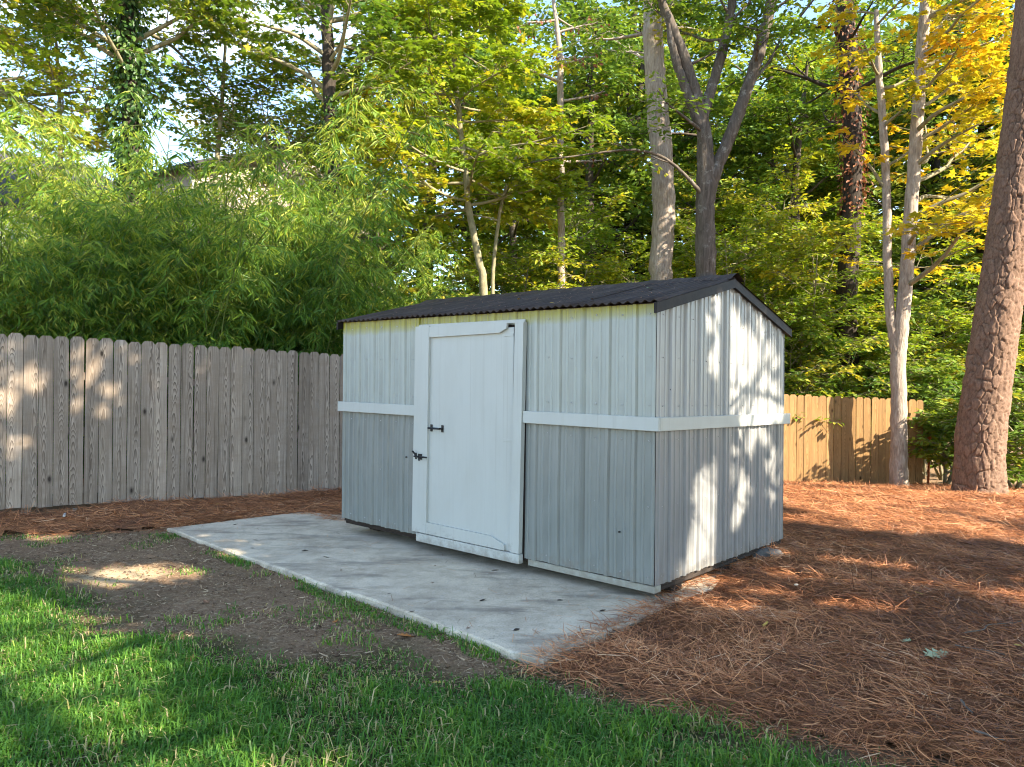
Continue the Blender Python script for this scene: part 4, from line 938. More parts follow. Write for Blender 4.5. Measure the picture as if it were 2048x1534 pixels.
for lab, px, Yd, h, n, ln, lf in (
        ('sunlit green shrub spilling over the tan fence next to the shed', 1600, 16.9, 3.3, 16, 1.7, LSG),
        ('leafy green shrub over the tan fence below the vine-covered trunk', 1690, 17.1, 3.2, 16, 1.7, LSG),
        ('green shrub over the right end of the tan fence behind the maple', 1800, 17.0, 3.0, 15, 1.6, LSG),
        ('yellow-green sapling with layered leaves right behind the shed gable', 1530, 17.2, 4.5, 20, 2.0, LS),
        ('tall light green sapling between the forked tree and the vine-covered trunk', 1600, 18.0, 5.6, 22, 2.1, LS),
        ('green sapling standing between the pale trunk and the slender trunk', 1230, 17.5, 4.3, 18, 1.9, LSG),
        ('yellow-green sapling low behind the roof by the slender trunk', 1080, 16.6, 3.7, 16, 1.7, LS),
        ('yellowish sapling just left of the thick pale trunk', 1265, 18.6, 4.8, 18, 1.9, LS),
        ('green sapling behind the left end of the roof', 860, 16.5, 3.9, 16, 1.8, LSG),
        ('yellow-green sapling filling the gap right of the forked tree', 1485, 18.2, 6.0, 20, 2.0, LS),
        ('light green sapling high behind the shed gable', 1560, 19.4, 7.0, 22, 2.1, LS),
        ('yellow-green sapling just left of the vine-covered trunk', 1655, 18.8, 6.2, 20, 2.0, LS),
        ('light green sapling right of the slender trunk', 1165, 19.0, 6.0, 20, 2.0, LS),
        ('yellow-green sapling low between the maple stems and the slender trunk', 1035, 18.0, 5.2, 18, 1.9, LS),
        ('small green shrub beyond the end of the tan fence', 1890, 15.0, 1.5, 12, 1.1, LSG),
        ('dark green shrub beside the base of the big pine', 2030, 13.6, 1.7, 12, 1.2, LSG),
        ('shady green shrub left of the big pine trunk', 1885, 16.8, 3.4, 15, 1.6, LSG),
        ('yellow-tinged sapling left of the big pine behind the maple', 1850, 17.6, 3.9, 15, 1.6, LS)):
    p = at(px, 900, Yd); shrub('understory_shrub', lab, (p[0], p[1]), h, n, ln, lf, M['bark_thin'], group='understory shrubs and saplings')

# ------------------------------------------------------------------ bamboo thicket behind the left fence
def bamboo_proto(seed, h, nc, rad, tone0=0.4):
    global R
    keepR = R; R = np.random.default_rng(seed)
    a = R.random(nc) * 2 * PI; r = rad * np.sqrt(R.random(nc)); S = np.column_stack([r * np.cos(a), r * np.sin(a), np.full(nc, -0.1)])
    Dn = np.column_stack([np.cos(a) * 0.09, np.sin(a) * 0.09, np.ones(nc)]) + R.normal(0, 0.05, (nc, 3))
    hh = h * (0.7 + 0.4 * R.random(nc)); cp = sprout(S, Dn, hh, 12, 0.0, 0.045)
    bend = np.linspace(0, 1, 12)[None, :, None] ** 3 * (hh * 0.22)[:, None, None]
    cp = cp + np.concatenate([np.cos(a)[:, None, None] * bend, np.sin(a)[:, None, None] * bend, -0.45 * bend], 2)
    root = empty('bamboo_clump'); tb = Tubes(); tb.add(cp, np.linspace(0.014, 0.004, 12)[None, :].repeat(nc, 0), 6); tb.build('culms', M['culm'], root)
    S2, D2, t2, pi = offshoots(cp, 38, 0.16, 1.0, 1.0, 0.1, 0.35)
    a2 = R.random(len(S2)) * 2 * PI; D2 = np.column_stack([np.cos(a2), np.sin(a2), 0.35 + R.normal(0, 0.25, len(a2))])
    b = sprout(S2, D2, (0.35 + 0.45 * R.random(len(a2))) * (1.15 - 0.45 * t2), 5, -0.9, 0.14)
    S3, D3, t3, p3 = offshoots(b, 4, 0.25, 1.0, 0.8, -0.1); c = sprout(S3, D3, 0.14 + 0.14 * R.random(len(t3)), 3, -0.5, 0.15)
    br = Tubes(); br.add(b, np.full((len(b), 5), 0.0028), 3); br.build('branches', M['culm'], root)
    P, A, N, Sz, _ = twig_leaves(c, 8, 0.132, 0.015, 0.7, 0.32)
    Sz = Sz * (0.6 + 0.75 * R.random(len(Sz)))
    tone = np.clip(tone0 + R.normal(0, 0.2, len(P)) + 0.45 * (P[:, 2] / h - 0.62) + (R.random(len(P)) < 0.03) * 0.6, 0, 1)  # higher leaves yellower: sunlit tops put into the leaf tone
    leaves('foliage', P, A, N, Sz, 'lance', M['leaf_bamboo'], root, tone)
    R = keepR
    return root
bprot = [bamboo_proto(101, 5.2, 18, 0.6, 0.55), bamboo_proto(102, 5.7, 18, 0.65, 0.62), bamboo_proto(103, 4.5, 18, 0.65, 0.34)]  # last value is leaf tone, yellower for clumps meant to look sunlit
spots = [  # px, distance, prototype, scale, label
    (-120, 9.2, 1, 0.82, 'bright bamboo clump at the far left edge of the picture'), (20, 9.7, 0, 0.95, 'sunlit yellow-green bamboo clump at the left edge behind the fence'),
    (130, 10.4, 2, 0.98, 'bamboo clump leaning over the fence below the dark roof at left'), (245, 10.6, 1, 0.84, 'bamboo clump in front of the ivy-covered trunk'),
    (275, 12.0, 1, 1.32, 'tall bamboo clump rising against the blue sky along the ivy-covered trunk'), (345, 10.9, 2, 1.1, 'dense bamboo clump below the left slope of the house roof'),
    (440, 11.3, 0, 1.08, 'bamboo clump below the peak of the beige house'), (540, 11.8, 2, 1.28, 'dark green bamboo clump in front of the beige house wall'),
    (630, 12.0, 2, 1.0, 'bamboo clump at the foot of the dark straight trunk'), (720, 12.8, 2, 0.9, 'bamboo clump just above the left corner of the shed roof'),
    (810, 13.6, 0, 0.68, 'bamboo clump behind the left half of the shed roof'), (1180, 15.9, 2, 0.95, 'bamboo clump behind the shed roof left of the thick pale trunk'),
    (1260, 15.9, 0, 0.85, 'bamboo clump at the foot of the thick pale trunk'), (60, 11.4, 1, 0.95, 'taller bamboo behind the sunlit clump at the left edge'), (500, 13.0, 1, 1.05, 'farther bamboo clump close to the house wall'), (605, 12.6, 0, 1.05, 'bamboo clump just left of the dark straight trunk')]
for k, (px, Yd, pr, s, lab) in enumerate(spots):
    p = at(px, 900, Yd); loc = (p[0], p[1], gz(p[0], p[1])); first = [q[2] for q in spots].index(pr) == k
    o = bprot[pr] if first else clone(bprot[pr])
    o.location = loc; o.rotation_euler = (0, 0, k * 2.3); o.scale = (s, s, s)
    tag(o, lab, 'bamboo', 'bamboo clumps behind the fence')

# ------------------------------------------------------------------ background trees
def bg_proto(seed, h, leaf, bark, n=30, ln=3.2, t0=0.18):
    global R
    keepR = R; R = np.random.default_rng(seed)
    o = tree('forest_tree', 'x', [(0, 0, -0.2), (0.1, 0.1, h * 0.3), (-0.2, 0.1, h * 0.65), (0.1, -0.1, h)], [0.22, 0.18, 0.13, 0.04],
             dict(n=n, t0=t0, t1=1.0, len=ln, taper=0.4, elev=0.2, curve=0.0, sub=8, sublen=0.5, twig=5, twiglen=0.6), leaf, bark, sides=9)
    R = keepR; return o
LB = dict(shape='diamond', mat=M['leaf_green'], size=0.20, per=10, spread=0.12, flat=0.5, droop=0.2)
protos = [bg_proto(201, 12, LB, M['bark_brown'], 34), bg_proto(202, 14, dict(LB, mat=M['leaf_dark'], size=0.22), M['bark_dark'], 38, 3.4), bg_proto(203, 10, dict(LB, mat=M['leaf_maple']), M['bark_grey'], 32, 2.9)]
fspots = [(760, 21, 2, 1.0, 'light green forest tree just right of the house'), (860, 24, 0, 1.15, 'green forest tree behind the light green maple'), (1010, 22, 2, 0.9, 'light green forest tree left of the slender trunk'),
          (1180, 23, 0, 1.05, 'forest tree between the slender and the thick pale trunk'), (1280, 26, 1, 1.15, 'dark tall forest tree behind the thick pale trunk'), (1400, 22, 0, 0.9, 'green forest tree behind the forked tree'),
          (1500, 24, 2, 1.2, 'yellow-green forest tree behind the right limb of the forked tree'), (1600, 21.5, 0, 0.95, 'green forest tree left of the vine-covered trunk'), (1730, 25, 0, 1.05, 'green forest tree behind the vine-covered trunk'),
          (1850, 22, 1, 0.95, 'dark forest tree behind the yellow maple'), (1960, 21, 1, 0.85, 'dark forest tree between the maple and the big pine'), (2090, 19.5, 1, 0.75, 'dark forest tree behind the big pine'), (2300, 19, 0, 0.75, 'forest tree right of the big pine at the picture edge'),
          (1110, 27, 2, 1.25, 'far light green tree behind the slender trunk'), (930, 28, 1, 1.2, 'far dark tree behind the light green maple'), (640, 30, 0, 1.0, 'far green tree behind the beige house')]
for k, (px, Yd, pr, s, lab) in enumerate(fspots):
    p = at(px, 900, Yd); first = [q[2] for q in fspots].index(pr) == k
    o = protos[pr] if first else clone(protos[pr])
    o.location = (p[0], p[1], -0.6); o.rotation_euler = (0, 0, k * 1.7 + 0.4); o.scale = (s, s, s); tag(o, lab, 'tree', 'forest trees beyond the fences')
# the far wood, one mass
n = 70000
x = R.uniform(-6, 34, n); y = R.uniform(29, 40, n); z = R.random(n) ** 0.9 * 19
dens = fbm(x * 0.45, z * 0.45 + y * 0.3, 1, 91, 3); topz = 12 + 8 * fbm(x, y * 0, 0.22, 17); k = (dens > np.where(z < 9, 0.25, 0.40)) & (z < topz) & ~((x < 2) & (z > 7 + x))
P = np.column_stack([x, y, z - 0.6])[k]; n = len(P)
tag(leaves('far_wood', P, R.normal(0, 1, (n, 3)) * np.array([1, 1, 0.5]), np.array([0.2, -0.3, 1]) + R.normal(0, 0.6, (n, 3)), 0.55 * (0.6 + 0.8 * R.random(n)), 'diamond', M['leaf_dark'], None, 0.15 + R.random(n) * 0.8), 'dark mass of woodland far behind the fences', 'woodland', kind='stuff')
for k, (px, Yd, r) in enumerate(((1180, 29, .16), (1245, 27.5, .2), (1560, 28, .18), (1880, 24, .16), (1925, 27, .2), (1380, 28, .22), (830, 27, .15))):
    b = at(px, 900, Yd); b[2] = -0.8
    root = empty('bare_trunk', tuple(b)); tag(root, ['thin dark trunk deep in the wood right of the slender trunk', 'dark trunk deep in the wood left of the thick pale trunk', 'dark trunk deep in the wood right of the forked tree', 'dark trunk deep in the wood under the yellow maple leaves', 'dark trunk deep in the wood left of the big pine', 'dark trunk deep in the wood behind the forked tree', 'dark trunk deep in the wood behind the light green maple'][k], 'tree', 'dark trunks deep in the wood')
    tb = Tubes(); pa = sprout(np.array([[0, 0, 0.0]]), np.array([[R.normal(0, .04), 0, 1.0]]), [17], 10, 0.0, 0.02); tb.add(pa, np.linspace(r, r * 0.5, 10)[None], 9); tb.build('trunk', M['bark_dark'], root)

# ------------------------------------------------------------------ neighbouring houses
def house():
    G = at(612, 290, 22.0); rd = np.array([-0.84, 0.54]); gd = np.array([0.54, 0.84])
    ang = math.atan2(gd[1], gd[0])                            # local x along the gable wall, local y back along the ridge
    root = empty('house', (G[0], G[1], -0.6), ang); tag(root, 'two-storey house with beige lap siding and dark roof behind the bamboo', 'house')
    zr = G[2] + 0.6; hw = 3.7; ze = zr - 1.55; dep = 9.0
    MB().box(-hw, hw, 0.02, dep, 0.0, ze).prism([(-hw, ze), (hw, ze), (0, zr - 0.12)], 0.02, dep).build('wall', M['house_siding'], root)
    # lap boards on the gable
    hgt = 0.16; zz = 2.2
    while zz < zr - 0.35:
        half = hw if zz + hgt < ze else max(0.1, hw * (1 - (zz + hgt - ze) / (zr - ze)))
        MB().raw([(-half, -0.022, zz), (half, -0.022, zz), (half, 0.018, zz), (-half, 0.018, zz), (-half, -0.004, zz + hgt), (half, -0.004, zz + hgt), (half, 0.018, zz + hgt), (-half, 0.018, zz + hgt)],
                 [(3, 2, 1, 0), (4, 5, 6, 7), (0, 1, 5, 4), (1, 2, 6, 5), (2, 3, 7, 6), (3, 0, 4, 7)]).build('siding_board', M['house_siding'], root); zz += hgt
    sl = (zr - ze) / hw
    for s in (-1, 1):
        e = (hw + 0.35) * s; z_e = zr - sl * (hw + 0.35)
        MB().raw([(0, -0.35, zr), (e, -0.35, z_e), (e, dep + 0.3, z_e), (0, dep + 0.3, zr), (0, -0.35, zr + 0.10), (e, -0.35, z_e + 0.10), (e, dep + 0.3, z_e + 0.10), (0, dep + 0.3, zr + 0.10)],
                 [(0, 1, 2, 3), (4, 5, 6, 7), (0, 1, 5, 4), (1, 2, 6, 5), (2, 3, 7, 6), (3, 0, 4, 7)]).build('roof', M['shingle'], root)
        MB().raw([(0, -0.375, zr - 0.12), (e, -0.375, z_e - 0.12), (e, -0.352, z_e - 0.12), (0, -0.352, zr - 0.12), (0, -0.375, zr + 0.07), (e, -0.375, z_e + 0.07), (e, -0.352, z_e + 0.07), (0, -0.352, zr + 0.07)],
                 [(0, 1, 2, 3), (4, 5, 6, 7), (0, 1, 5, 4), (1, 2, 6, 5), (2, 3, 7, 6), (3, 0, 4, 7)]).build('rake_board', M['shingle'], root)
    MB().rod((-0.15, 0.6, zr - 0.1), (-0.15, 0.6, zr + 0.42), 0.06, 10).rod((-0.15, 0.6, zr + 0.36), (-0.15, 0.6, zr + 0.52), 0.10, 10).build('vent_pipe', M['iron'], root)
    for (x0, z0) in ((-1.9, 4.2), (1.0, 4.2)):
        f = MB().box(x0 - 0.08, x0 + 0.98, -0.05, -0.024, z0 - 0.08, z0 + 1.38).build('window', M['house_white'], root)
        MB().box(x0, x0 + 0.42, -0.056, -0.051, z0, z0 + 1.3).build('pane', M['glass'], f); MB().box(x0 + 0.47, x0 + 0.9, -0.056, -0.051, z0, z0 + 1.3).build('pane', M['glass'], f)
    for s in (-1, 1): MB().box(s * hw - 0.05, s * hw + 0.05, -0.03, 0.06, 0.0, ze - 0.02).build('corner_board', M['house_white'], root)
house()
def house2():
    A = at(60, 318, 19.0); root = empty('house', (A[0], A[1], -0.6), 0.62); tag(root, 'house with a plain dark roof at the far left behind the bamboo', 'house')
    zr = A[2] + 0.6; hw = 3.6; ze = zr - 1.9
    MB().box(-6.0, 2.6, -hw, hw, 0, ze).build('wall', M['house_white'], root)
    for s in (-1, 1):
        MB().raw([(-6.3, 0, zr), (1.2, 0, zr), (3.0, s * (hw + 0.3), ze - 0.15), (-6.3, s * (hw + 0.3), ze - 0.15), (-6.3, 0, zr + 0.09), (1.2, 0, zr + 0.09), (3.0, s * (hw + 0.3), ze - 0.06), (-6.3, s * (hw + 0.3), ze - 0.06)],
                 [(0, 1, 2, 3), (4, 5, 6, 7), (0, 1, 5, 4), (1, 2, 6, 5), (2, 3, 7, 6), (3, 0, 4, 7)]).build('roof', M['shingle'], root)
    MB().raw([(1.2, 0, zr), (3.0, -hw - 0.3, ze - 0.15), (3.0, hw + 0.3, ze - 0.15), (1.2, 0, zr + 0.09), (3.0, -hw - 0.3, ze - 0.06), (3.0, hw + 0.3, ze - 0.06)], [], [(0, 1, 2), (3, 4, 5)]).build('roof', M['shingle'], root)
house2()

# ------------------------------------------------------------------ grass
def grass():
    n = 550000
    x = R.uniform(-6.2, 3.0, n); y = 2.0 + (7.6 - 2.0) * R.random(n) ** 1.25
    d = poly_sd(x, y, lawn_poly) + (fbm(x, y, 1.6, 77, 4) - 0.5) * 0.9
    dens = sst(-0.05, 0.55, d) * (0.35 + 0.65 * sst(0.30, 0.52, fbm(x, y, 2.3, 61, 3)))
    dens = np.maximum(dens, 0.22 * sst(0.52, 0.70, fbm(x, y, 3.1, 62, 3)) * (poly_sd(x, y, slab) < -0.02))
    sd = -poly_sd(x, y, slab)                                 # tufts along the edge of the slab
    fr = (y < 8.0 - 0.0 * x) & (x < 0.15)
    dens = np.maximum(dens, np.where((sd > 0.0) & (sd < 0.16) & fr, 0.6 * sst(0.58, 0.70, fbm(x, y, 2.6, 63, 2)), 0))
    dens = np.where(sd <= 0.005, 0, dens) * (poly_sd(x, y, straw_right) < 0.05)
    vis = np.abs(x) < 0.78 * y + 0.4
    sq = gpt(238, 1140); dens = dens * np.clip((np.hypot(x - sq[0], (y - sq[1]) * 1.25) - 0.3) / 0.2, 0.06, 1)
    k = (R.random(n) < dens) & vis
    x, y, d, dens = x[k], y[k], d[k], dens[k]; n = len(x)
    z = ground_z(x, y) - 0.004
    clump = fbm(x, y, 5.5, 64, 2)
    h = (0.030 + 0.066 * R.random(n)) * (0.55 + 0.9 * clump) * (0.6 + 0.4 * np.clip(d * 2, 0, 1)) * (0.75 + 0.7 * (R.random(n) < 0.12)); wd = 0.0024 + 0.0022 * R.random(n)
    a = R.random(n) * 2 * PI + 1.5 * clump; lean = 0.35 + 0.95 * R.random(n)
    dx, dy = np.cos(a), np.sin(a); px_, py_ = -dy, dx
    B = np.column_stack([x, y, z]); sv = np.column_stack([px_, py_, np.zeros(n)]) * wd[:, None]
    m = B + np.column_stack([dx * h * lean * 0.28, dy * h * lean * 0.28, h * 0.62]); t = B + np.column_stack([dx * h * lean * 0.95, dy * h * lean * 0.95, h * (1.02 - 0.42 * lean)])
    V = np.stack([B - sv, B + sv, m + sv * 0.8, m - sv * 0.8, t], 1); i = np.arange(n)[:, None] * 5
    Q = i + np.array([[0, 1, 2, 3]]); T = i + np.array([[3, 2, 4]])
    dry = (R.random(n) < 0.06 + 0.35 * (1 - np.clip(dens * 1.4, 0, 1)))
    var = np.where(dry, 0.9 + 0.1 * R.random(n), np.clip(0.34 + 0.5 * (clump - 0.5) + R.normal(0, 0.16, n), 0, 0.87))
    o = mobj('grass', V.reshape(-1, 3), [Q, T], M['grass'], attr=np.repeat(var, 5)); tag(o, 'patchy green lawn grass thinning to bare soil near the slab', 'grass', kind='stuff')
    print('grass', n)
grass()

# ------------------------------------------------------------------ pine needles
def needles():
    n1, n2 = 238000, 42000
    x = R.uniform(-0.3, 8.5, n1); y = 2.3 + 12.8 * R.random(n1) ** 1.7
    x2 = R.uniform(-7, -1.6, n2); y2 = R.uniform(6.0, 10.8, n2)
    x = np.concatenate([x, x2]); y = np.concatenate([y, y2])
    d = poly_sd(x, y, straw_right)
    k = (d > -0.07 + 0.1 * (fbm(x, y, 6, 71, 2) - 0.5)) & (np.abs(x) < 0.76 * y + 0.5); x, y, d = x[k], y[k], d[k]; n = len(x)
    z, _ = straw_z(x, y)
    on = poly_sd(x, y, slab) > 0; z = np.where(d < 0.03, np.maximum(z, np.where(on, 0.004, -9)), z) + 0.004 + 0.028 * R.random(n) ** 2
    flow = 5.0 * fbm(x, y, 0.9, 72, 2) + R.normal(0, 1.15, n)
    a = flow; ln = 0.07 + 0.12 * R.random(n); wd = 0.0007 + 0.0007 * R.random(n) + 0.00012 * y
    tilt = R.normal(0.06, 0.16, n) + (R.random(n) < 0.03) * 0.6; bend = R.normal(0, 0.6, n)
    P = [np.column_stack([x, y, z])]
    for s in range(2):
        aa = a + bend * (s - 0.5); tt = tilt - 0.10 * s
        P.append(P[-1] + np.column_stack([np.cos(aa) * np.cos(tt), np.sin(aa) * np.cos(tt), np.sin(tt)]) * (ln / 2)[:, None])
    P[0][:, 2] -= 0.004
    sv = np.column_stack([-np.sin(a), np.cos(a), R.normal(0, 0.5, n)]) * wd[:, None]
    V = np.stack([P[0] - sv, P[0] + sv, P[1] + sv, P[1] - sv, P[2] + sv * 0.5, P[2] - sv * 0.5], 1); i = np.arange(n)[:, None] * 6
    far = y > 6.5; Q = np.concatenate([i[~far] + np.array([[0, 1, 2, 3]]), i[~far] + np.array([[3, 2, 4, 5]]), i[far] + np.array([[0, 1, 4, 5]])])
    var = np.clip(0.46 + 0.7 * (fbm(x, y, 2.2, 73, 3) - 0.5) + R.normal(0, 0.22, n), 0, 1)
    o = mobj('pine_needles', V.reshape(-1, 3), Q, M['needle'], attr=np.repeat(var, 6)); tag(o, 'loose rusty brown pine needles spread over the beds', 'pine straw', kind='stuff')
    print('needles', n)
needles()

# ------------------------------------------------------------------ litter on the bare soil
def litter():
    n = 90000
    x = R.uniform(-6, 2.2, n); y = 3.2 + 4.8 * R.random(n)
    ln_d = poly_sd(x, y, lawn_poly); k = (ln_d < 0.45) & (poly_sd(x, y, slab) < -0.01) & (poly_sd(x, y, straw_right) < 0.1) & (np.abs(x) < 0.76 * y + 0.4)
    k &= R.random(n) < 0.35 + 0.65 * sst(0.4, 0.6, fbm(x, y, 2.7, 81, 3))
    x, y = x[k], y[k]; n = len(x); z = ground_z(x, y) + 0.003 + 0.010 * R.random(n) ** 2
    a = R.random(n) * 2 * PI; ln = 0.012 + 0.045 * R.random(n) ** 2; wd = 0.0016 + 0.003 * R.random(n) ** 2
    d = np.column_stack([np.cos(a), np.sin(a), R.normal(0, 0.2, n)]); sv = np.column_stack([-np.sin(a), np.cos(a), R.normal(0, 0.4, n)]) * wd[:, None]
    P = np.column_stack([x, y, z]); V = np.stack([P - sv, P + sv, P + d * ln[:, None] + sv * 0.6, P + d * ln[:, None] - sv * 0.6], 1)
    var = np.clip(R.beta(1.4, 1.6, n), 0, 1)
    o = mobj('soil_litter', V.reshape(-1, 3), np.arange(n * 4).reshape(-1, 4), M['litter'], attr=np.repeat(var, 4)); tag(o, 'scattered dry bits of grass and leaf litter on the bare soil', 'litter', kind='stuff')
M['litter'] = leaf_mat('litter', [(0, (0.09, 0.052, 0.030)), (0.5, (0.28, 0.175, 0.095)), (1, (0.58, 0.43, 0.26))], (1, 1, 1), 0.1, 0.7)
litter()

# ------------------------------------------------------------------ fallen leaves, sticks and stones
OAK = [(0, 0), (0.12, 0.06), (0.16, 0.22), (0.27, 0.10), (0.36, 0.33), (0.50, 0.12), (0.62, 0.30), (0.72, 0.10), (0.86, 0.16), (1.0, 0.0)]
def leaf_obj(label, px, py, size, rot, col, z=None, tilt=0.25, shape='oak', cat='leaf', group=None, rgb2=None, over=0.0):
    g = gpt(px, py, 0.0)
    for _ in range(4):
        if poly_sd(np.array([g[0]]), np.array([g[1]]), straw_right)[0] > 0: zz = float(straw_z(np.array([g[0]]), np.array([g[1]]))[0][0]) + 0.022
        elif poly_sd(np.array([g[0]]), np.array([g[1]]), slab)[0] > 0: zz = 0.005
        else: zz = gz(g[0], g[1]) + 0.012
        g = gpt(px, py, zz)
    up = OAK if shape == 'oak' else [(0, 0), (0.25, 0.18), (0.55, 0.24), (0.85, 0.12), (1.0, 0.0)]
    mid = [(a, 0.0) for a, _ in up]
    curl = lambda a, b: 0.10 * (a - 0.5) ** 2 + 0.55 * b * b
    V = [(a - 0.5, b, curl(a, b)) for a, b in up] + [(a - 0.5, 0, curl(a, 0) - 0.02) for a, _ in up] + [(a - 0.5, -b, curl(a, b)) for a, b in up]
    m = len(up); Q = [(m + i, m + i + 1, i + 1, i) for i in range(m - 1)] + [(2 * m + i, 2 * m + i + 1, m + i + 1, m + i) for i in range(m - 1)]
    V = np.array(V) * size; V = np.vstack([V, V - np.array([0, 0, 0.0012])]); Q = np.array(Q); Q = np.concatenate([Q, Q[:, ::-1] + 3 * m])
    st = np.array([(-0.5, 0.008, -0.02), (-0.5, -0.008, -0.02), (-0.72, -0.006, 0.03), (-0.72, 0.006, 0.03)]) * size
    Q = np.concatenate([Q, [[6 * m, 6 * m + 1, 6 * m + 2, 6 * m + 3]]]); V = np.vstack([V, st])
    o = mobj('fallen_leaf', V, Q, col, None); o.location = (g[0], g[1], zz); o.rotation_euler = (R.normal(0, tilt), R.normal(0, tilt), rot)
    return tag(o, label, cat, group)
def lmat(n, a, b): return _simple(n, a, b, 25, 0.7, 0.2, 0.2)
LO = lmat('orange_leaf', (0.38, 0.12, 0.03), (0.55, 0.24, 0.07)); LBn = lmat('brown_leaf', (0.16, 0.075, 0.04), (0.30, 0.16, 0.085)); LPG = lmat('pale_green_leaf', (0.36, 0.42, 0.22), (0.48, 0.52, 0.32)); LYl = lmat('yellow_leaf', (0.50, 0.33, 0.06), (0.62, 0.45, 0.11)); LDk = lmat('dark_leaf', (0.035, 0.025, 0.018), (0.085, 0.06, 0.042))
for a in (('large pale green oak leaf lying on the pine straw', 1872, 1308, 0.17, 0.3, LPG), ('small green leaf lying just behind the large pale green one', 1812, 1281, 0.08, 1.9, LPG), ('small yellow leaf on the pine straw in front of the shed corner', 1531, 1248, 0.06, 0.8, LYl),
          ('yellow leaf lying on the straw at the edge of the sun', 1838, 1186, 0.06, 2.2, LYl), ('bright orange curled leaf on the soil by the slab edge', 812, 1271, 0.12, 0.5, LO), ('small orange leaf on bare soil left of the bright orange one', 671, 1242, 0.06, 1.2, LO),
          ('orange leaf standing in the grass at the left', 384, 1316, 0.07, 1.5, LO), ('tan leaf lying on the bare soil by the sunny patch', 277, 1172, 0.06, 0.2, LBn), ('brown leaf on the soil between grass and slab', 412, 1203, 0.07, 2.5, LBn), ('brown leaf in the lawn near the bottom left', 440, 1400, 0.08, 0.4, LBn),
          ('brown leaf at the bottom edge of the lawn', 520, 1526, 0.085, 0.9, LBn), ('orange-brown leaf at the bottom of the lawn below the slab corner', 1092, 1524, 0.07, 2.8, LO), ('tan leaf in the grass beside the straw edge', 1488, 1518, 0.06, 1.0, LO), ('brown leaf on the soil below the middle of the slab', 590, 1160, 0.07, 1.9, LBn),
          ('tan curled leaf on the lawn near the slab corner', 877, 1365, 0.07, 0.3, LYl), ('rusty leaf on the straw by the left fence', 30, 1046, 0.07, 0.7, LO), ('pale leaf on the straw below the left fence', 433, 1009, 0.05, 0.4, LYl), ('brown leaf on the straw right of the shed skid', 1600, 1120, 0.07, 0.5, LBn), ('pale torn leaf on the straw near the right edge', 2035, 1290, 0.06, 1.5, LYl)):
    leaf_obj(*a)
for k_, (px, py, s_, r_) in enumerate(((470, 1049, .055, .3), (563, 1062, .03, 1.0), (512, 1080, .05, .1), (505, 1096, .035, .2), (653, 1114, .055, .4), (682, 1140, .03, 2.1), (610, 1101, .06, .2), (870, 1131, .03, 1.2), (990, 1140, .06, .1),
                       (865, 1165, .03, .5), (965, 1200, .05, .7), (1120, 1200, .045, .3), (823, 1223, .045, .1), (937, 1255, .03, .2), (1033, 1259, .05, .6), (778, 1187, .025, .2), (1205, 1221, .05, .3))):
    leaf_obj('small dry leaf fragment lying on the concrete slab', px, py, s_, r_, (LDk, LBn, LDk, M['twig'])[k_ % 4], shape='plain' if k_ % 3 else 'oak', group='leaf fragments on the slab', tilt=0.15)
def stick(label, a, b, r, mat, name='fallen_stick', bends=5):
    a = np.array(a); b = np.array(b); t = np.linspace(0, 1, bends)[:, None]; P = a + (b - a) * t + R.normal(0, 0.06 * np.linalg.norm(b - a), (bends, 3)) * np.array([1, 1, 0.3]) * (t * (1 - t) * 2)
    P = smooth_path(P, 14); c = P[0].copy(); V, Q, T = tube_np((P - c)[None], (r * (1 - 0.45 * np.linspace(0, 1, 14)) * (1 + 0.1 * R.normal(size=14)))[None], 7, cap=True)
    o = mobj(name, V, [Q, np.array(T)], mat, None, smooth=True); o.location = c; return tag(o, label, 'stick')
def sp(px, py, dz=0.0):
    g = gpt(px, py, 0.05); z = float(straw_z(np.array([g[0]]), np.array([g[1]]))[0][0]); g = gpt(px, py, z + dz); return (g[0], g[1], z + dz)
stick('pale broken stick leaning on the straw at the foot of the left fence', sp(128, 1032, 0.01), sp(146, 1018, 0.03), 0.014, M['pale_stick'])
stick('short grey stick on the straw at the bottom right', sp(1945, 1460, 0.02), sp(2008, 1480, 0.03), 0.006, M['twig'])
stick('thin grey twig lying on the straw left of the short grey stick', sp(1922, 1400, 0.03), sp(1945, 1425, 0.04), 0.006, M['twig']); stick('long thin bare twig on the straw right of the pale oak leaf', sp(1910, 1290, 0.03), sp(2010, 1310, 0.03), 0.004, M['twig'])
stick('thin curved twig reaching in from the right edge of the straw', sp(1930, 1265, 0.05), sp(2055, 1240, 0.06), 0.004, M['twig'])
def rock(label, px, py, rx, ry, rz, z=0.0):
    g = gpt(px, py, z); u = np.linspace(0, PI, 10); v = np.linspace(0, 2 * PI, 16, endpoint=False); U, Vv = np.meshgrid(u, v, indexing='ij')
    k = 1 + 0.35 * (fbm(np.cos(Vv) * 1.5 + U, np.sin(Vv) * 1.5 + U * 0.7, 1.3, 5) - 0.5)
    V = np.stack([rx * np.sin(U) * np.cos(Vv) * k, ry * np.sin(U) * np.sin(Vv) * k, rz * np.cos(U) * k], -1).reshape(-1, 3)
    i = np.arange(9)[:, None]; j = np.arange(16)[None]; Q = np.stack([i * 16 + j, i * 16 + (j + 1) % 16, (i + 1) * 16 + (j + 1) % 16, (i + 1) * 16 + j], -1).reshape(-1, 4)
    o = mobj('rock', V, Q, M['stone'], None, smooth=False); o.location = (g[0], g[1], z + rz * 0.3); o.rotation_euler = (0, 0, 0.6); tag(o, label, 'rock')
rock('flat grey rock half buried in straw at the back corner of the shed', 1535, 1112, 0.17, 0.11, 0.05, 0.02)
rock('small white stone on the pine straw right of the shed', 1592, 1170, 0.022, 0.012, 0.008, 0.075)
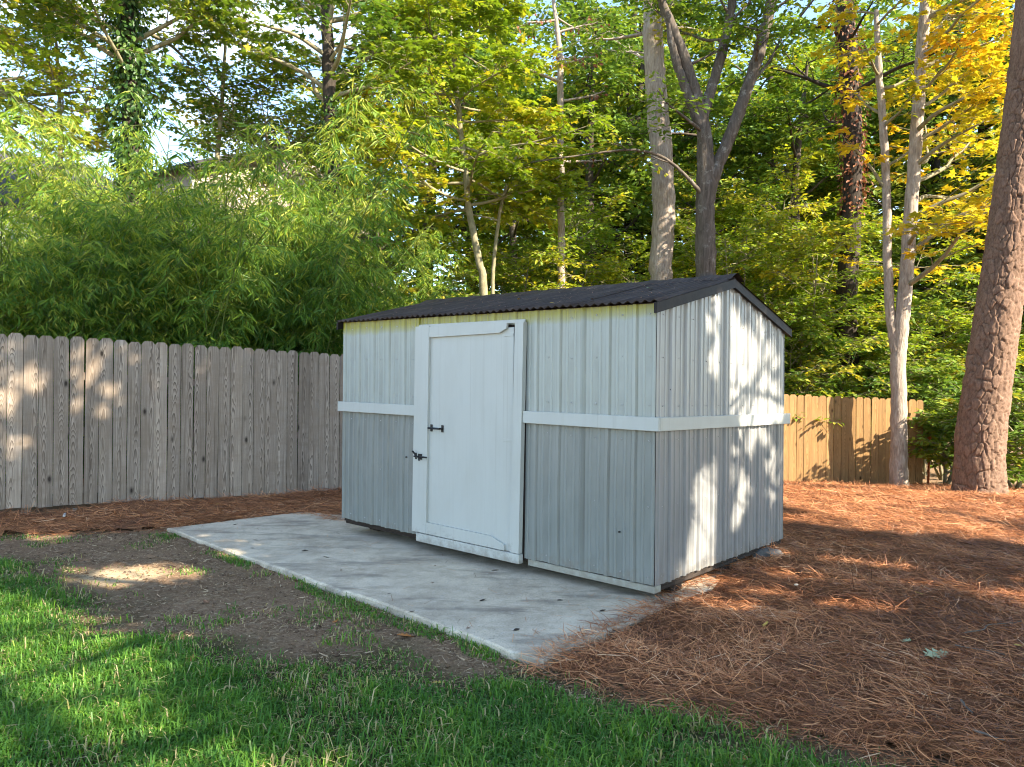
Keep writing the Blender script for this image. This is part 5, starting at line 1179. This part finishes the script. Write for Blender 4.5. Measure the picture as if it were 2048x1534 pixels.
# orange stake beyond the fence end
b = at(1856, 940, 15.2); zb = gz(b[0], b[1]); st = empty('marker_stake', (b[0], b[1], zb)); tag(st, 'thin orange stake standing just past the end of the tan fence', 'stake')
MB().rod((0, 0, -0.1), (0.03, 0, 1.05), 0.022, 8).build('stake', M['orange'], st); MB().box(-0.01, 0.06, -0.025, 0.025, 0.98, 1.03).build('cap', M['orange'], st)

# leaves blown onto the roof
def roof_leaf(label, u, y, size, mat, rot):
    V = np.array([(-0.5, 0, 0), (-0.1, 0.25, 0.08), (0.5, 0, 0.02), (-0.1, -0.25, 0.08), (0.15, 0.2, 0.06), (0.15, -0.2, 0.06)]) * size
    o = mobj('fallen_leaf', V, [np.array([(0, 1, 4), (0, 4, 2), (0, 2, 5), (0, 5, 3)])], mat)
    w_ = shed_pt(u, y); o.location = (w_[0], w_[1], SH[2] + roof_z(y) + 0.022 - 0.0089 * u - 0.0103 * y); o.rotation_euler = (0.25, 0.1, rot); tag(o, label, 'leaf')
roof_leaf('pale leaf lying on the dark shed roof near the right end', -0.42, 0.62, 0.075, LPG, 0.4)
roof_leaf('small brown leaf on the roof edge above the right front panels', -0.62, 0.10, 0.05, LBn, 1.4)
roof_leaf('tan leaf on the roof edge just right of the door', -0.95, 0.02, 0.05, LYl, 0.2)
roof_leaf('small tan leaf on the middle of the shed roof', -1.75, 0.55, 0.05, LYl, 2.0)
roof_leaf('brown leaf on the shed roof above the door', -2.1, 0.25, 0.05, LBn, 0.9)

# pine needles blown onto the roof and the slab
def strewn(name, label, P, nrm_tilt, parent=None):
    n = len(P); a = R.random(n) * 2 * PI; ln = 0.05 + 0.10 * R.random(n); wd = 0.0011 + 0.0006 * R.random(n)
    d = np.column_stack([np.cos(a), np.sin(a), np.zeros(n)]); sv = np.column_stack([-np.sin(a), np.cos(a), np.zeros(n)]) * wd[:, None]
    E = P + d * ln[:, None]; E[:, 2] += nrm_tilt(E) - nrm_tilt(P)
    V = np.stack([P - sv, P + sv, E + sv, E - sv], 1)
    o = mobj(name, V.reshape(-1, 3), np.arange(n * 4).reshape(-1, 4), M['needle'], attr=np.repeat(R.random(n), 4)); tag(o, label, 'pine straw', kind='stuff')
n = 260; u = -3.6 * R.random(n); v = -0.05 + 1.2 * R.random(n) ** 0.8; W = SH[:2] + u[:, None] * EX + v[:, None] * EY
def rz_(P):
    d = P[:, :2] - SH[:2]; uu = d @ EX; vv = d @ EY; return SH[2] + HP + 0.052 - np.abs(vv - D_ / 2) * slope - 0.0089 * uu - 0.0103 * vv
P = np.column_stack([W, np.zeros(n)]); P[:, 2] = rz_(P); strewn('pine_needles', 'stray pine needles lying on the dark shed roof', P, rz_)
n = 1500; x = R.uniform(-3.7, 1.3, n); y = R.uniform(4.1, 8.9, n); d = poly_sd(x, y, slab); uu = (np.column_stack([x, y]) - SH[:2]) @ EX; vv = (np.column_stack([x, y]) - SH[:2]) @ EY
k = (d > 0.03) & (R.random(n) < np.clip(0.12 + 0.5 * np.exp(-np.abs(vv + 0.12) / 0.12) + 0.9 * np.exp((uu - 0.1) / 0.4) + 0.5 * np.exp(-(uu + 5.0) / 0.4), 0, 1)) & (vv < 0.05)
P = np.column_stack([x, y, np.full(len(x), 0.006)])[k]; strewn('pine_needles', 'stray pine needles scattered on the concrete slab', P, lambda E: np.zeros(len(E)))

# crumbs of earth on the bare patch
def crumbs():
    n = 9000; x = R.uniform(-5.5, 0.6, n); y = R.uniform(3.6, 7.9, n)
    k = (poly_sd(x, y, lawn_poly) < 0.15) & (poly_sd(x, y, slab) < -0.02) & (poly_sd(x, y, straw_right) < 0.0) & (R.random(n) < 0.3 + 0.7 * sst(0.4, 0.65, fbm(x, y, 3.3, 95, 2))); x, y = x[k], y[k]; n = len(x)
    s_ = 0.004 + 0.014 * R.random(n) ** 3; z = ground_z(x, y) + s_ * 0.2
    T = np.array([(1, 0, 0), (0, 1, 0), (-1, 0, 0), (0, -1, 0), (0, 0, 0.8), (0, 0, -0.8)]); Fc = np.array([(0, 1, 4), (1, 2, 4), (2, 3, 4), (3, 0, 4), (1, 0, 5), (2, 1, 5), (3, 2, 5), (0, 3, 5)])
    a = R.random(n) * PI; ca, sa = np.cos(a)[:, None], np.sin(a)[:, None]; J = T[None] * (0.6 + 0.8 * R.random((n, 6, 3))) * s_[:, None, None]
    V = np.stack([x[:, None] + J[..., 0] * ca - J[..., 1] * sa, y[:, None] + J[..., 0] * sa + J[..., 1] * ca, z[:, None] + J[..., 2]], -1)
    o = mobj('soil_crumbs', V.reshape(-1, 3), ((np.arange(n) * 6)[:, None, None] + Fc[None]).reshape(-1, 3), M['litter'], attr=np.repeat(0.45 * R.random(n), 6)); tag(o, 'small crumbs of earth strewn over the bare soil', 'soil', kind='stuff')
crumbs()
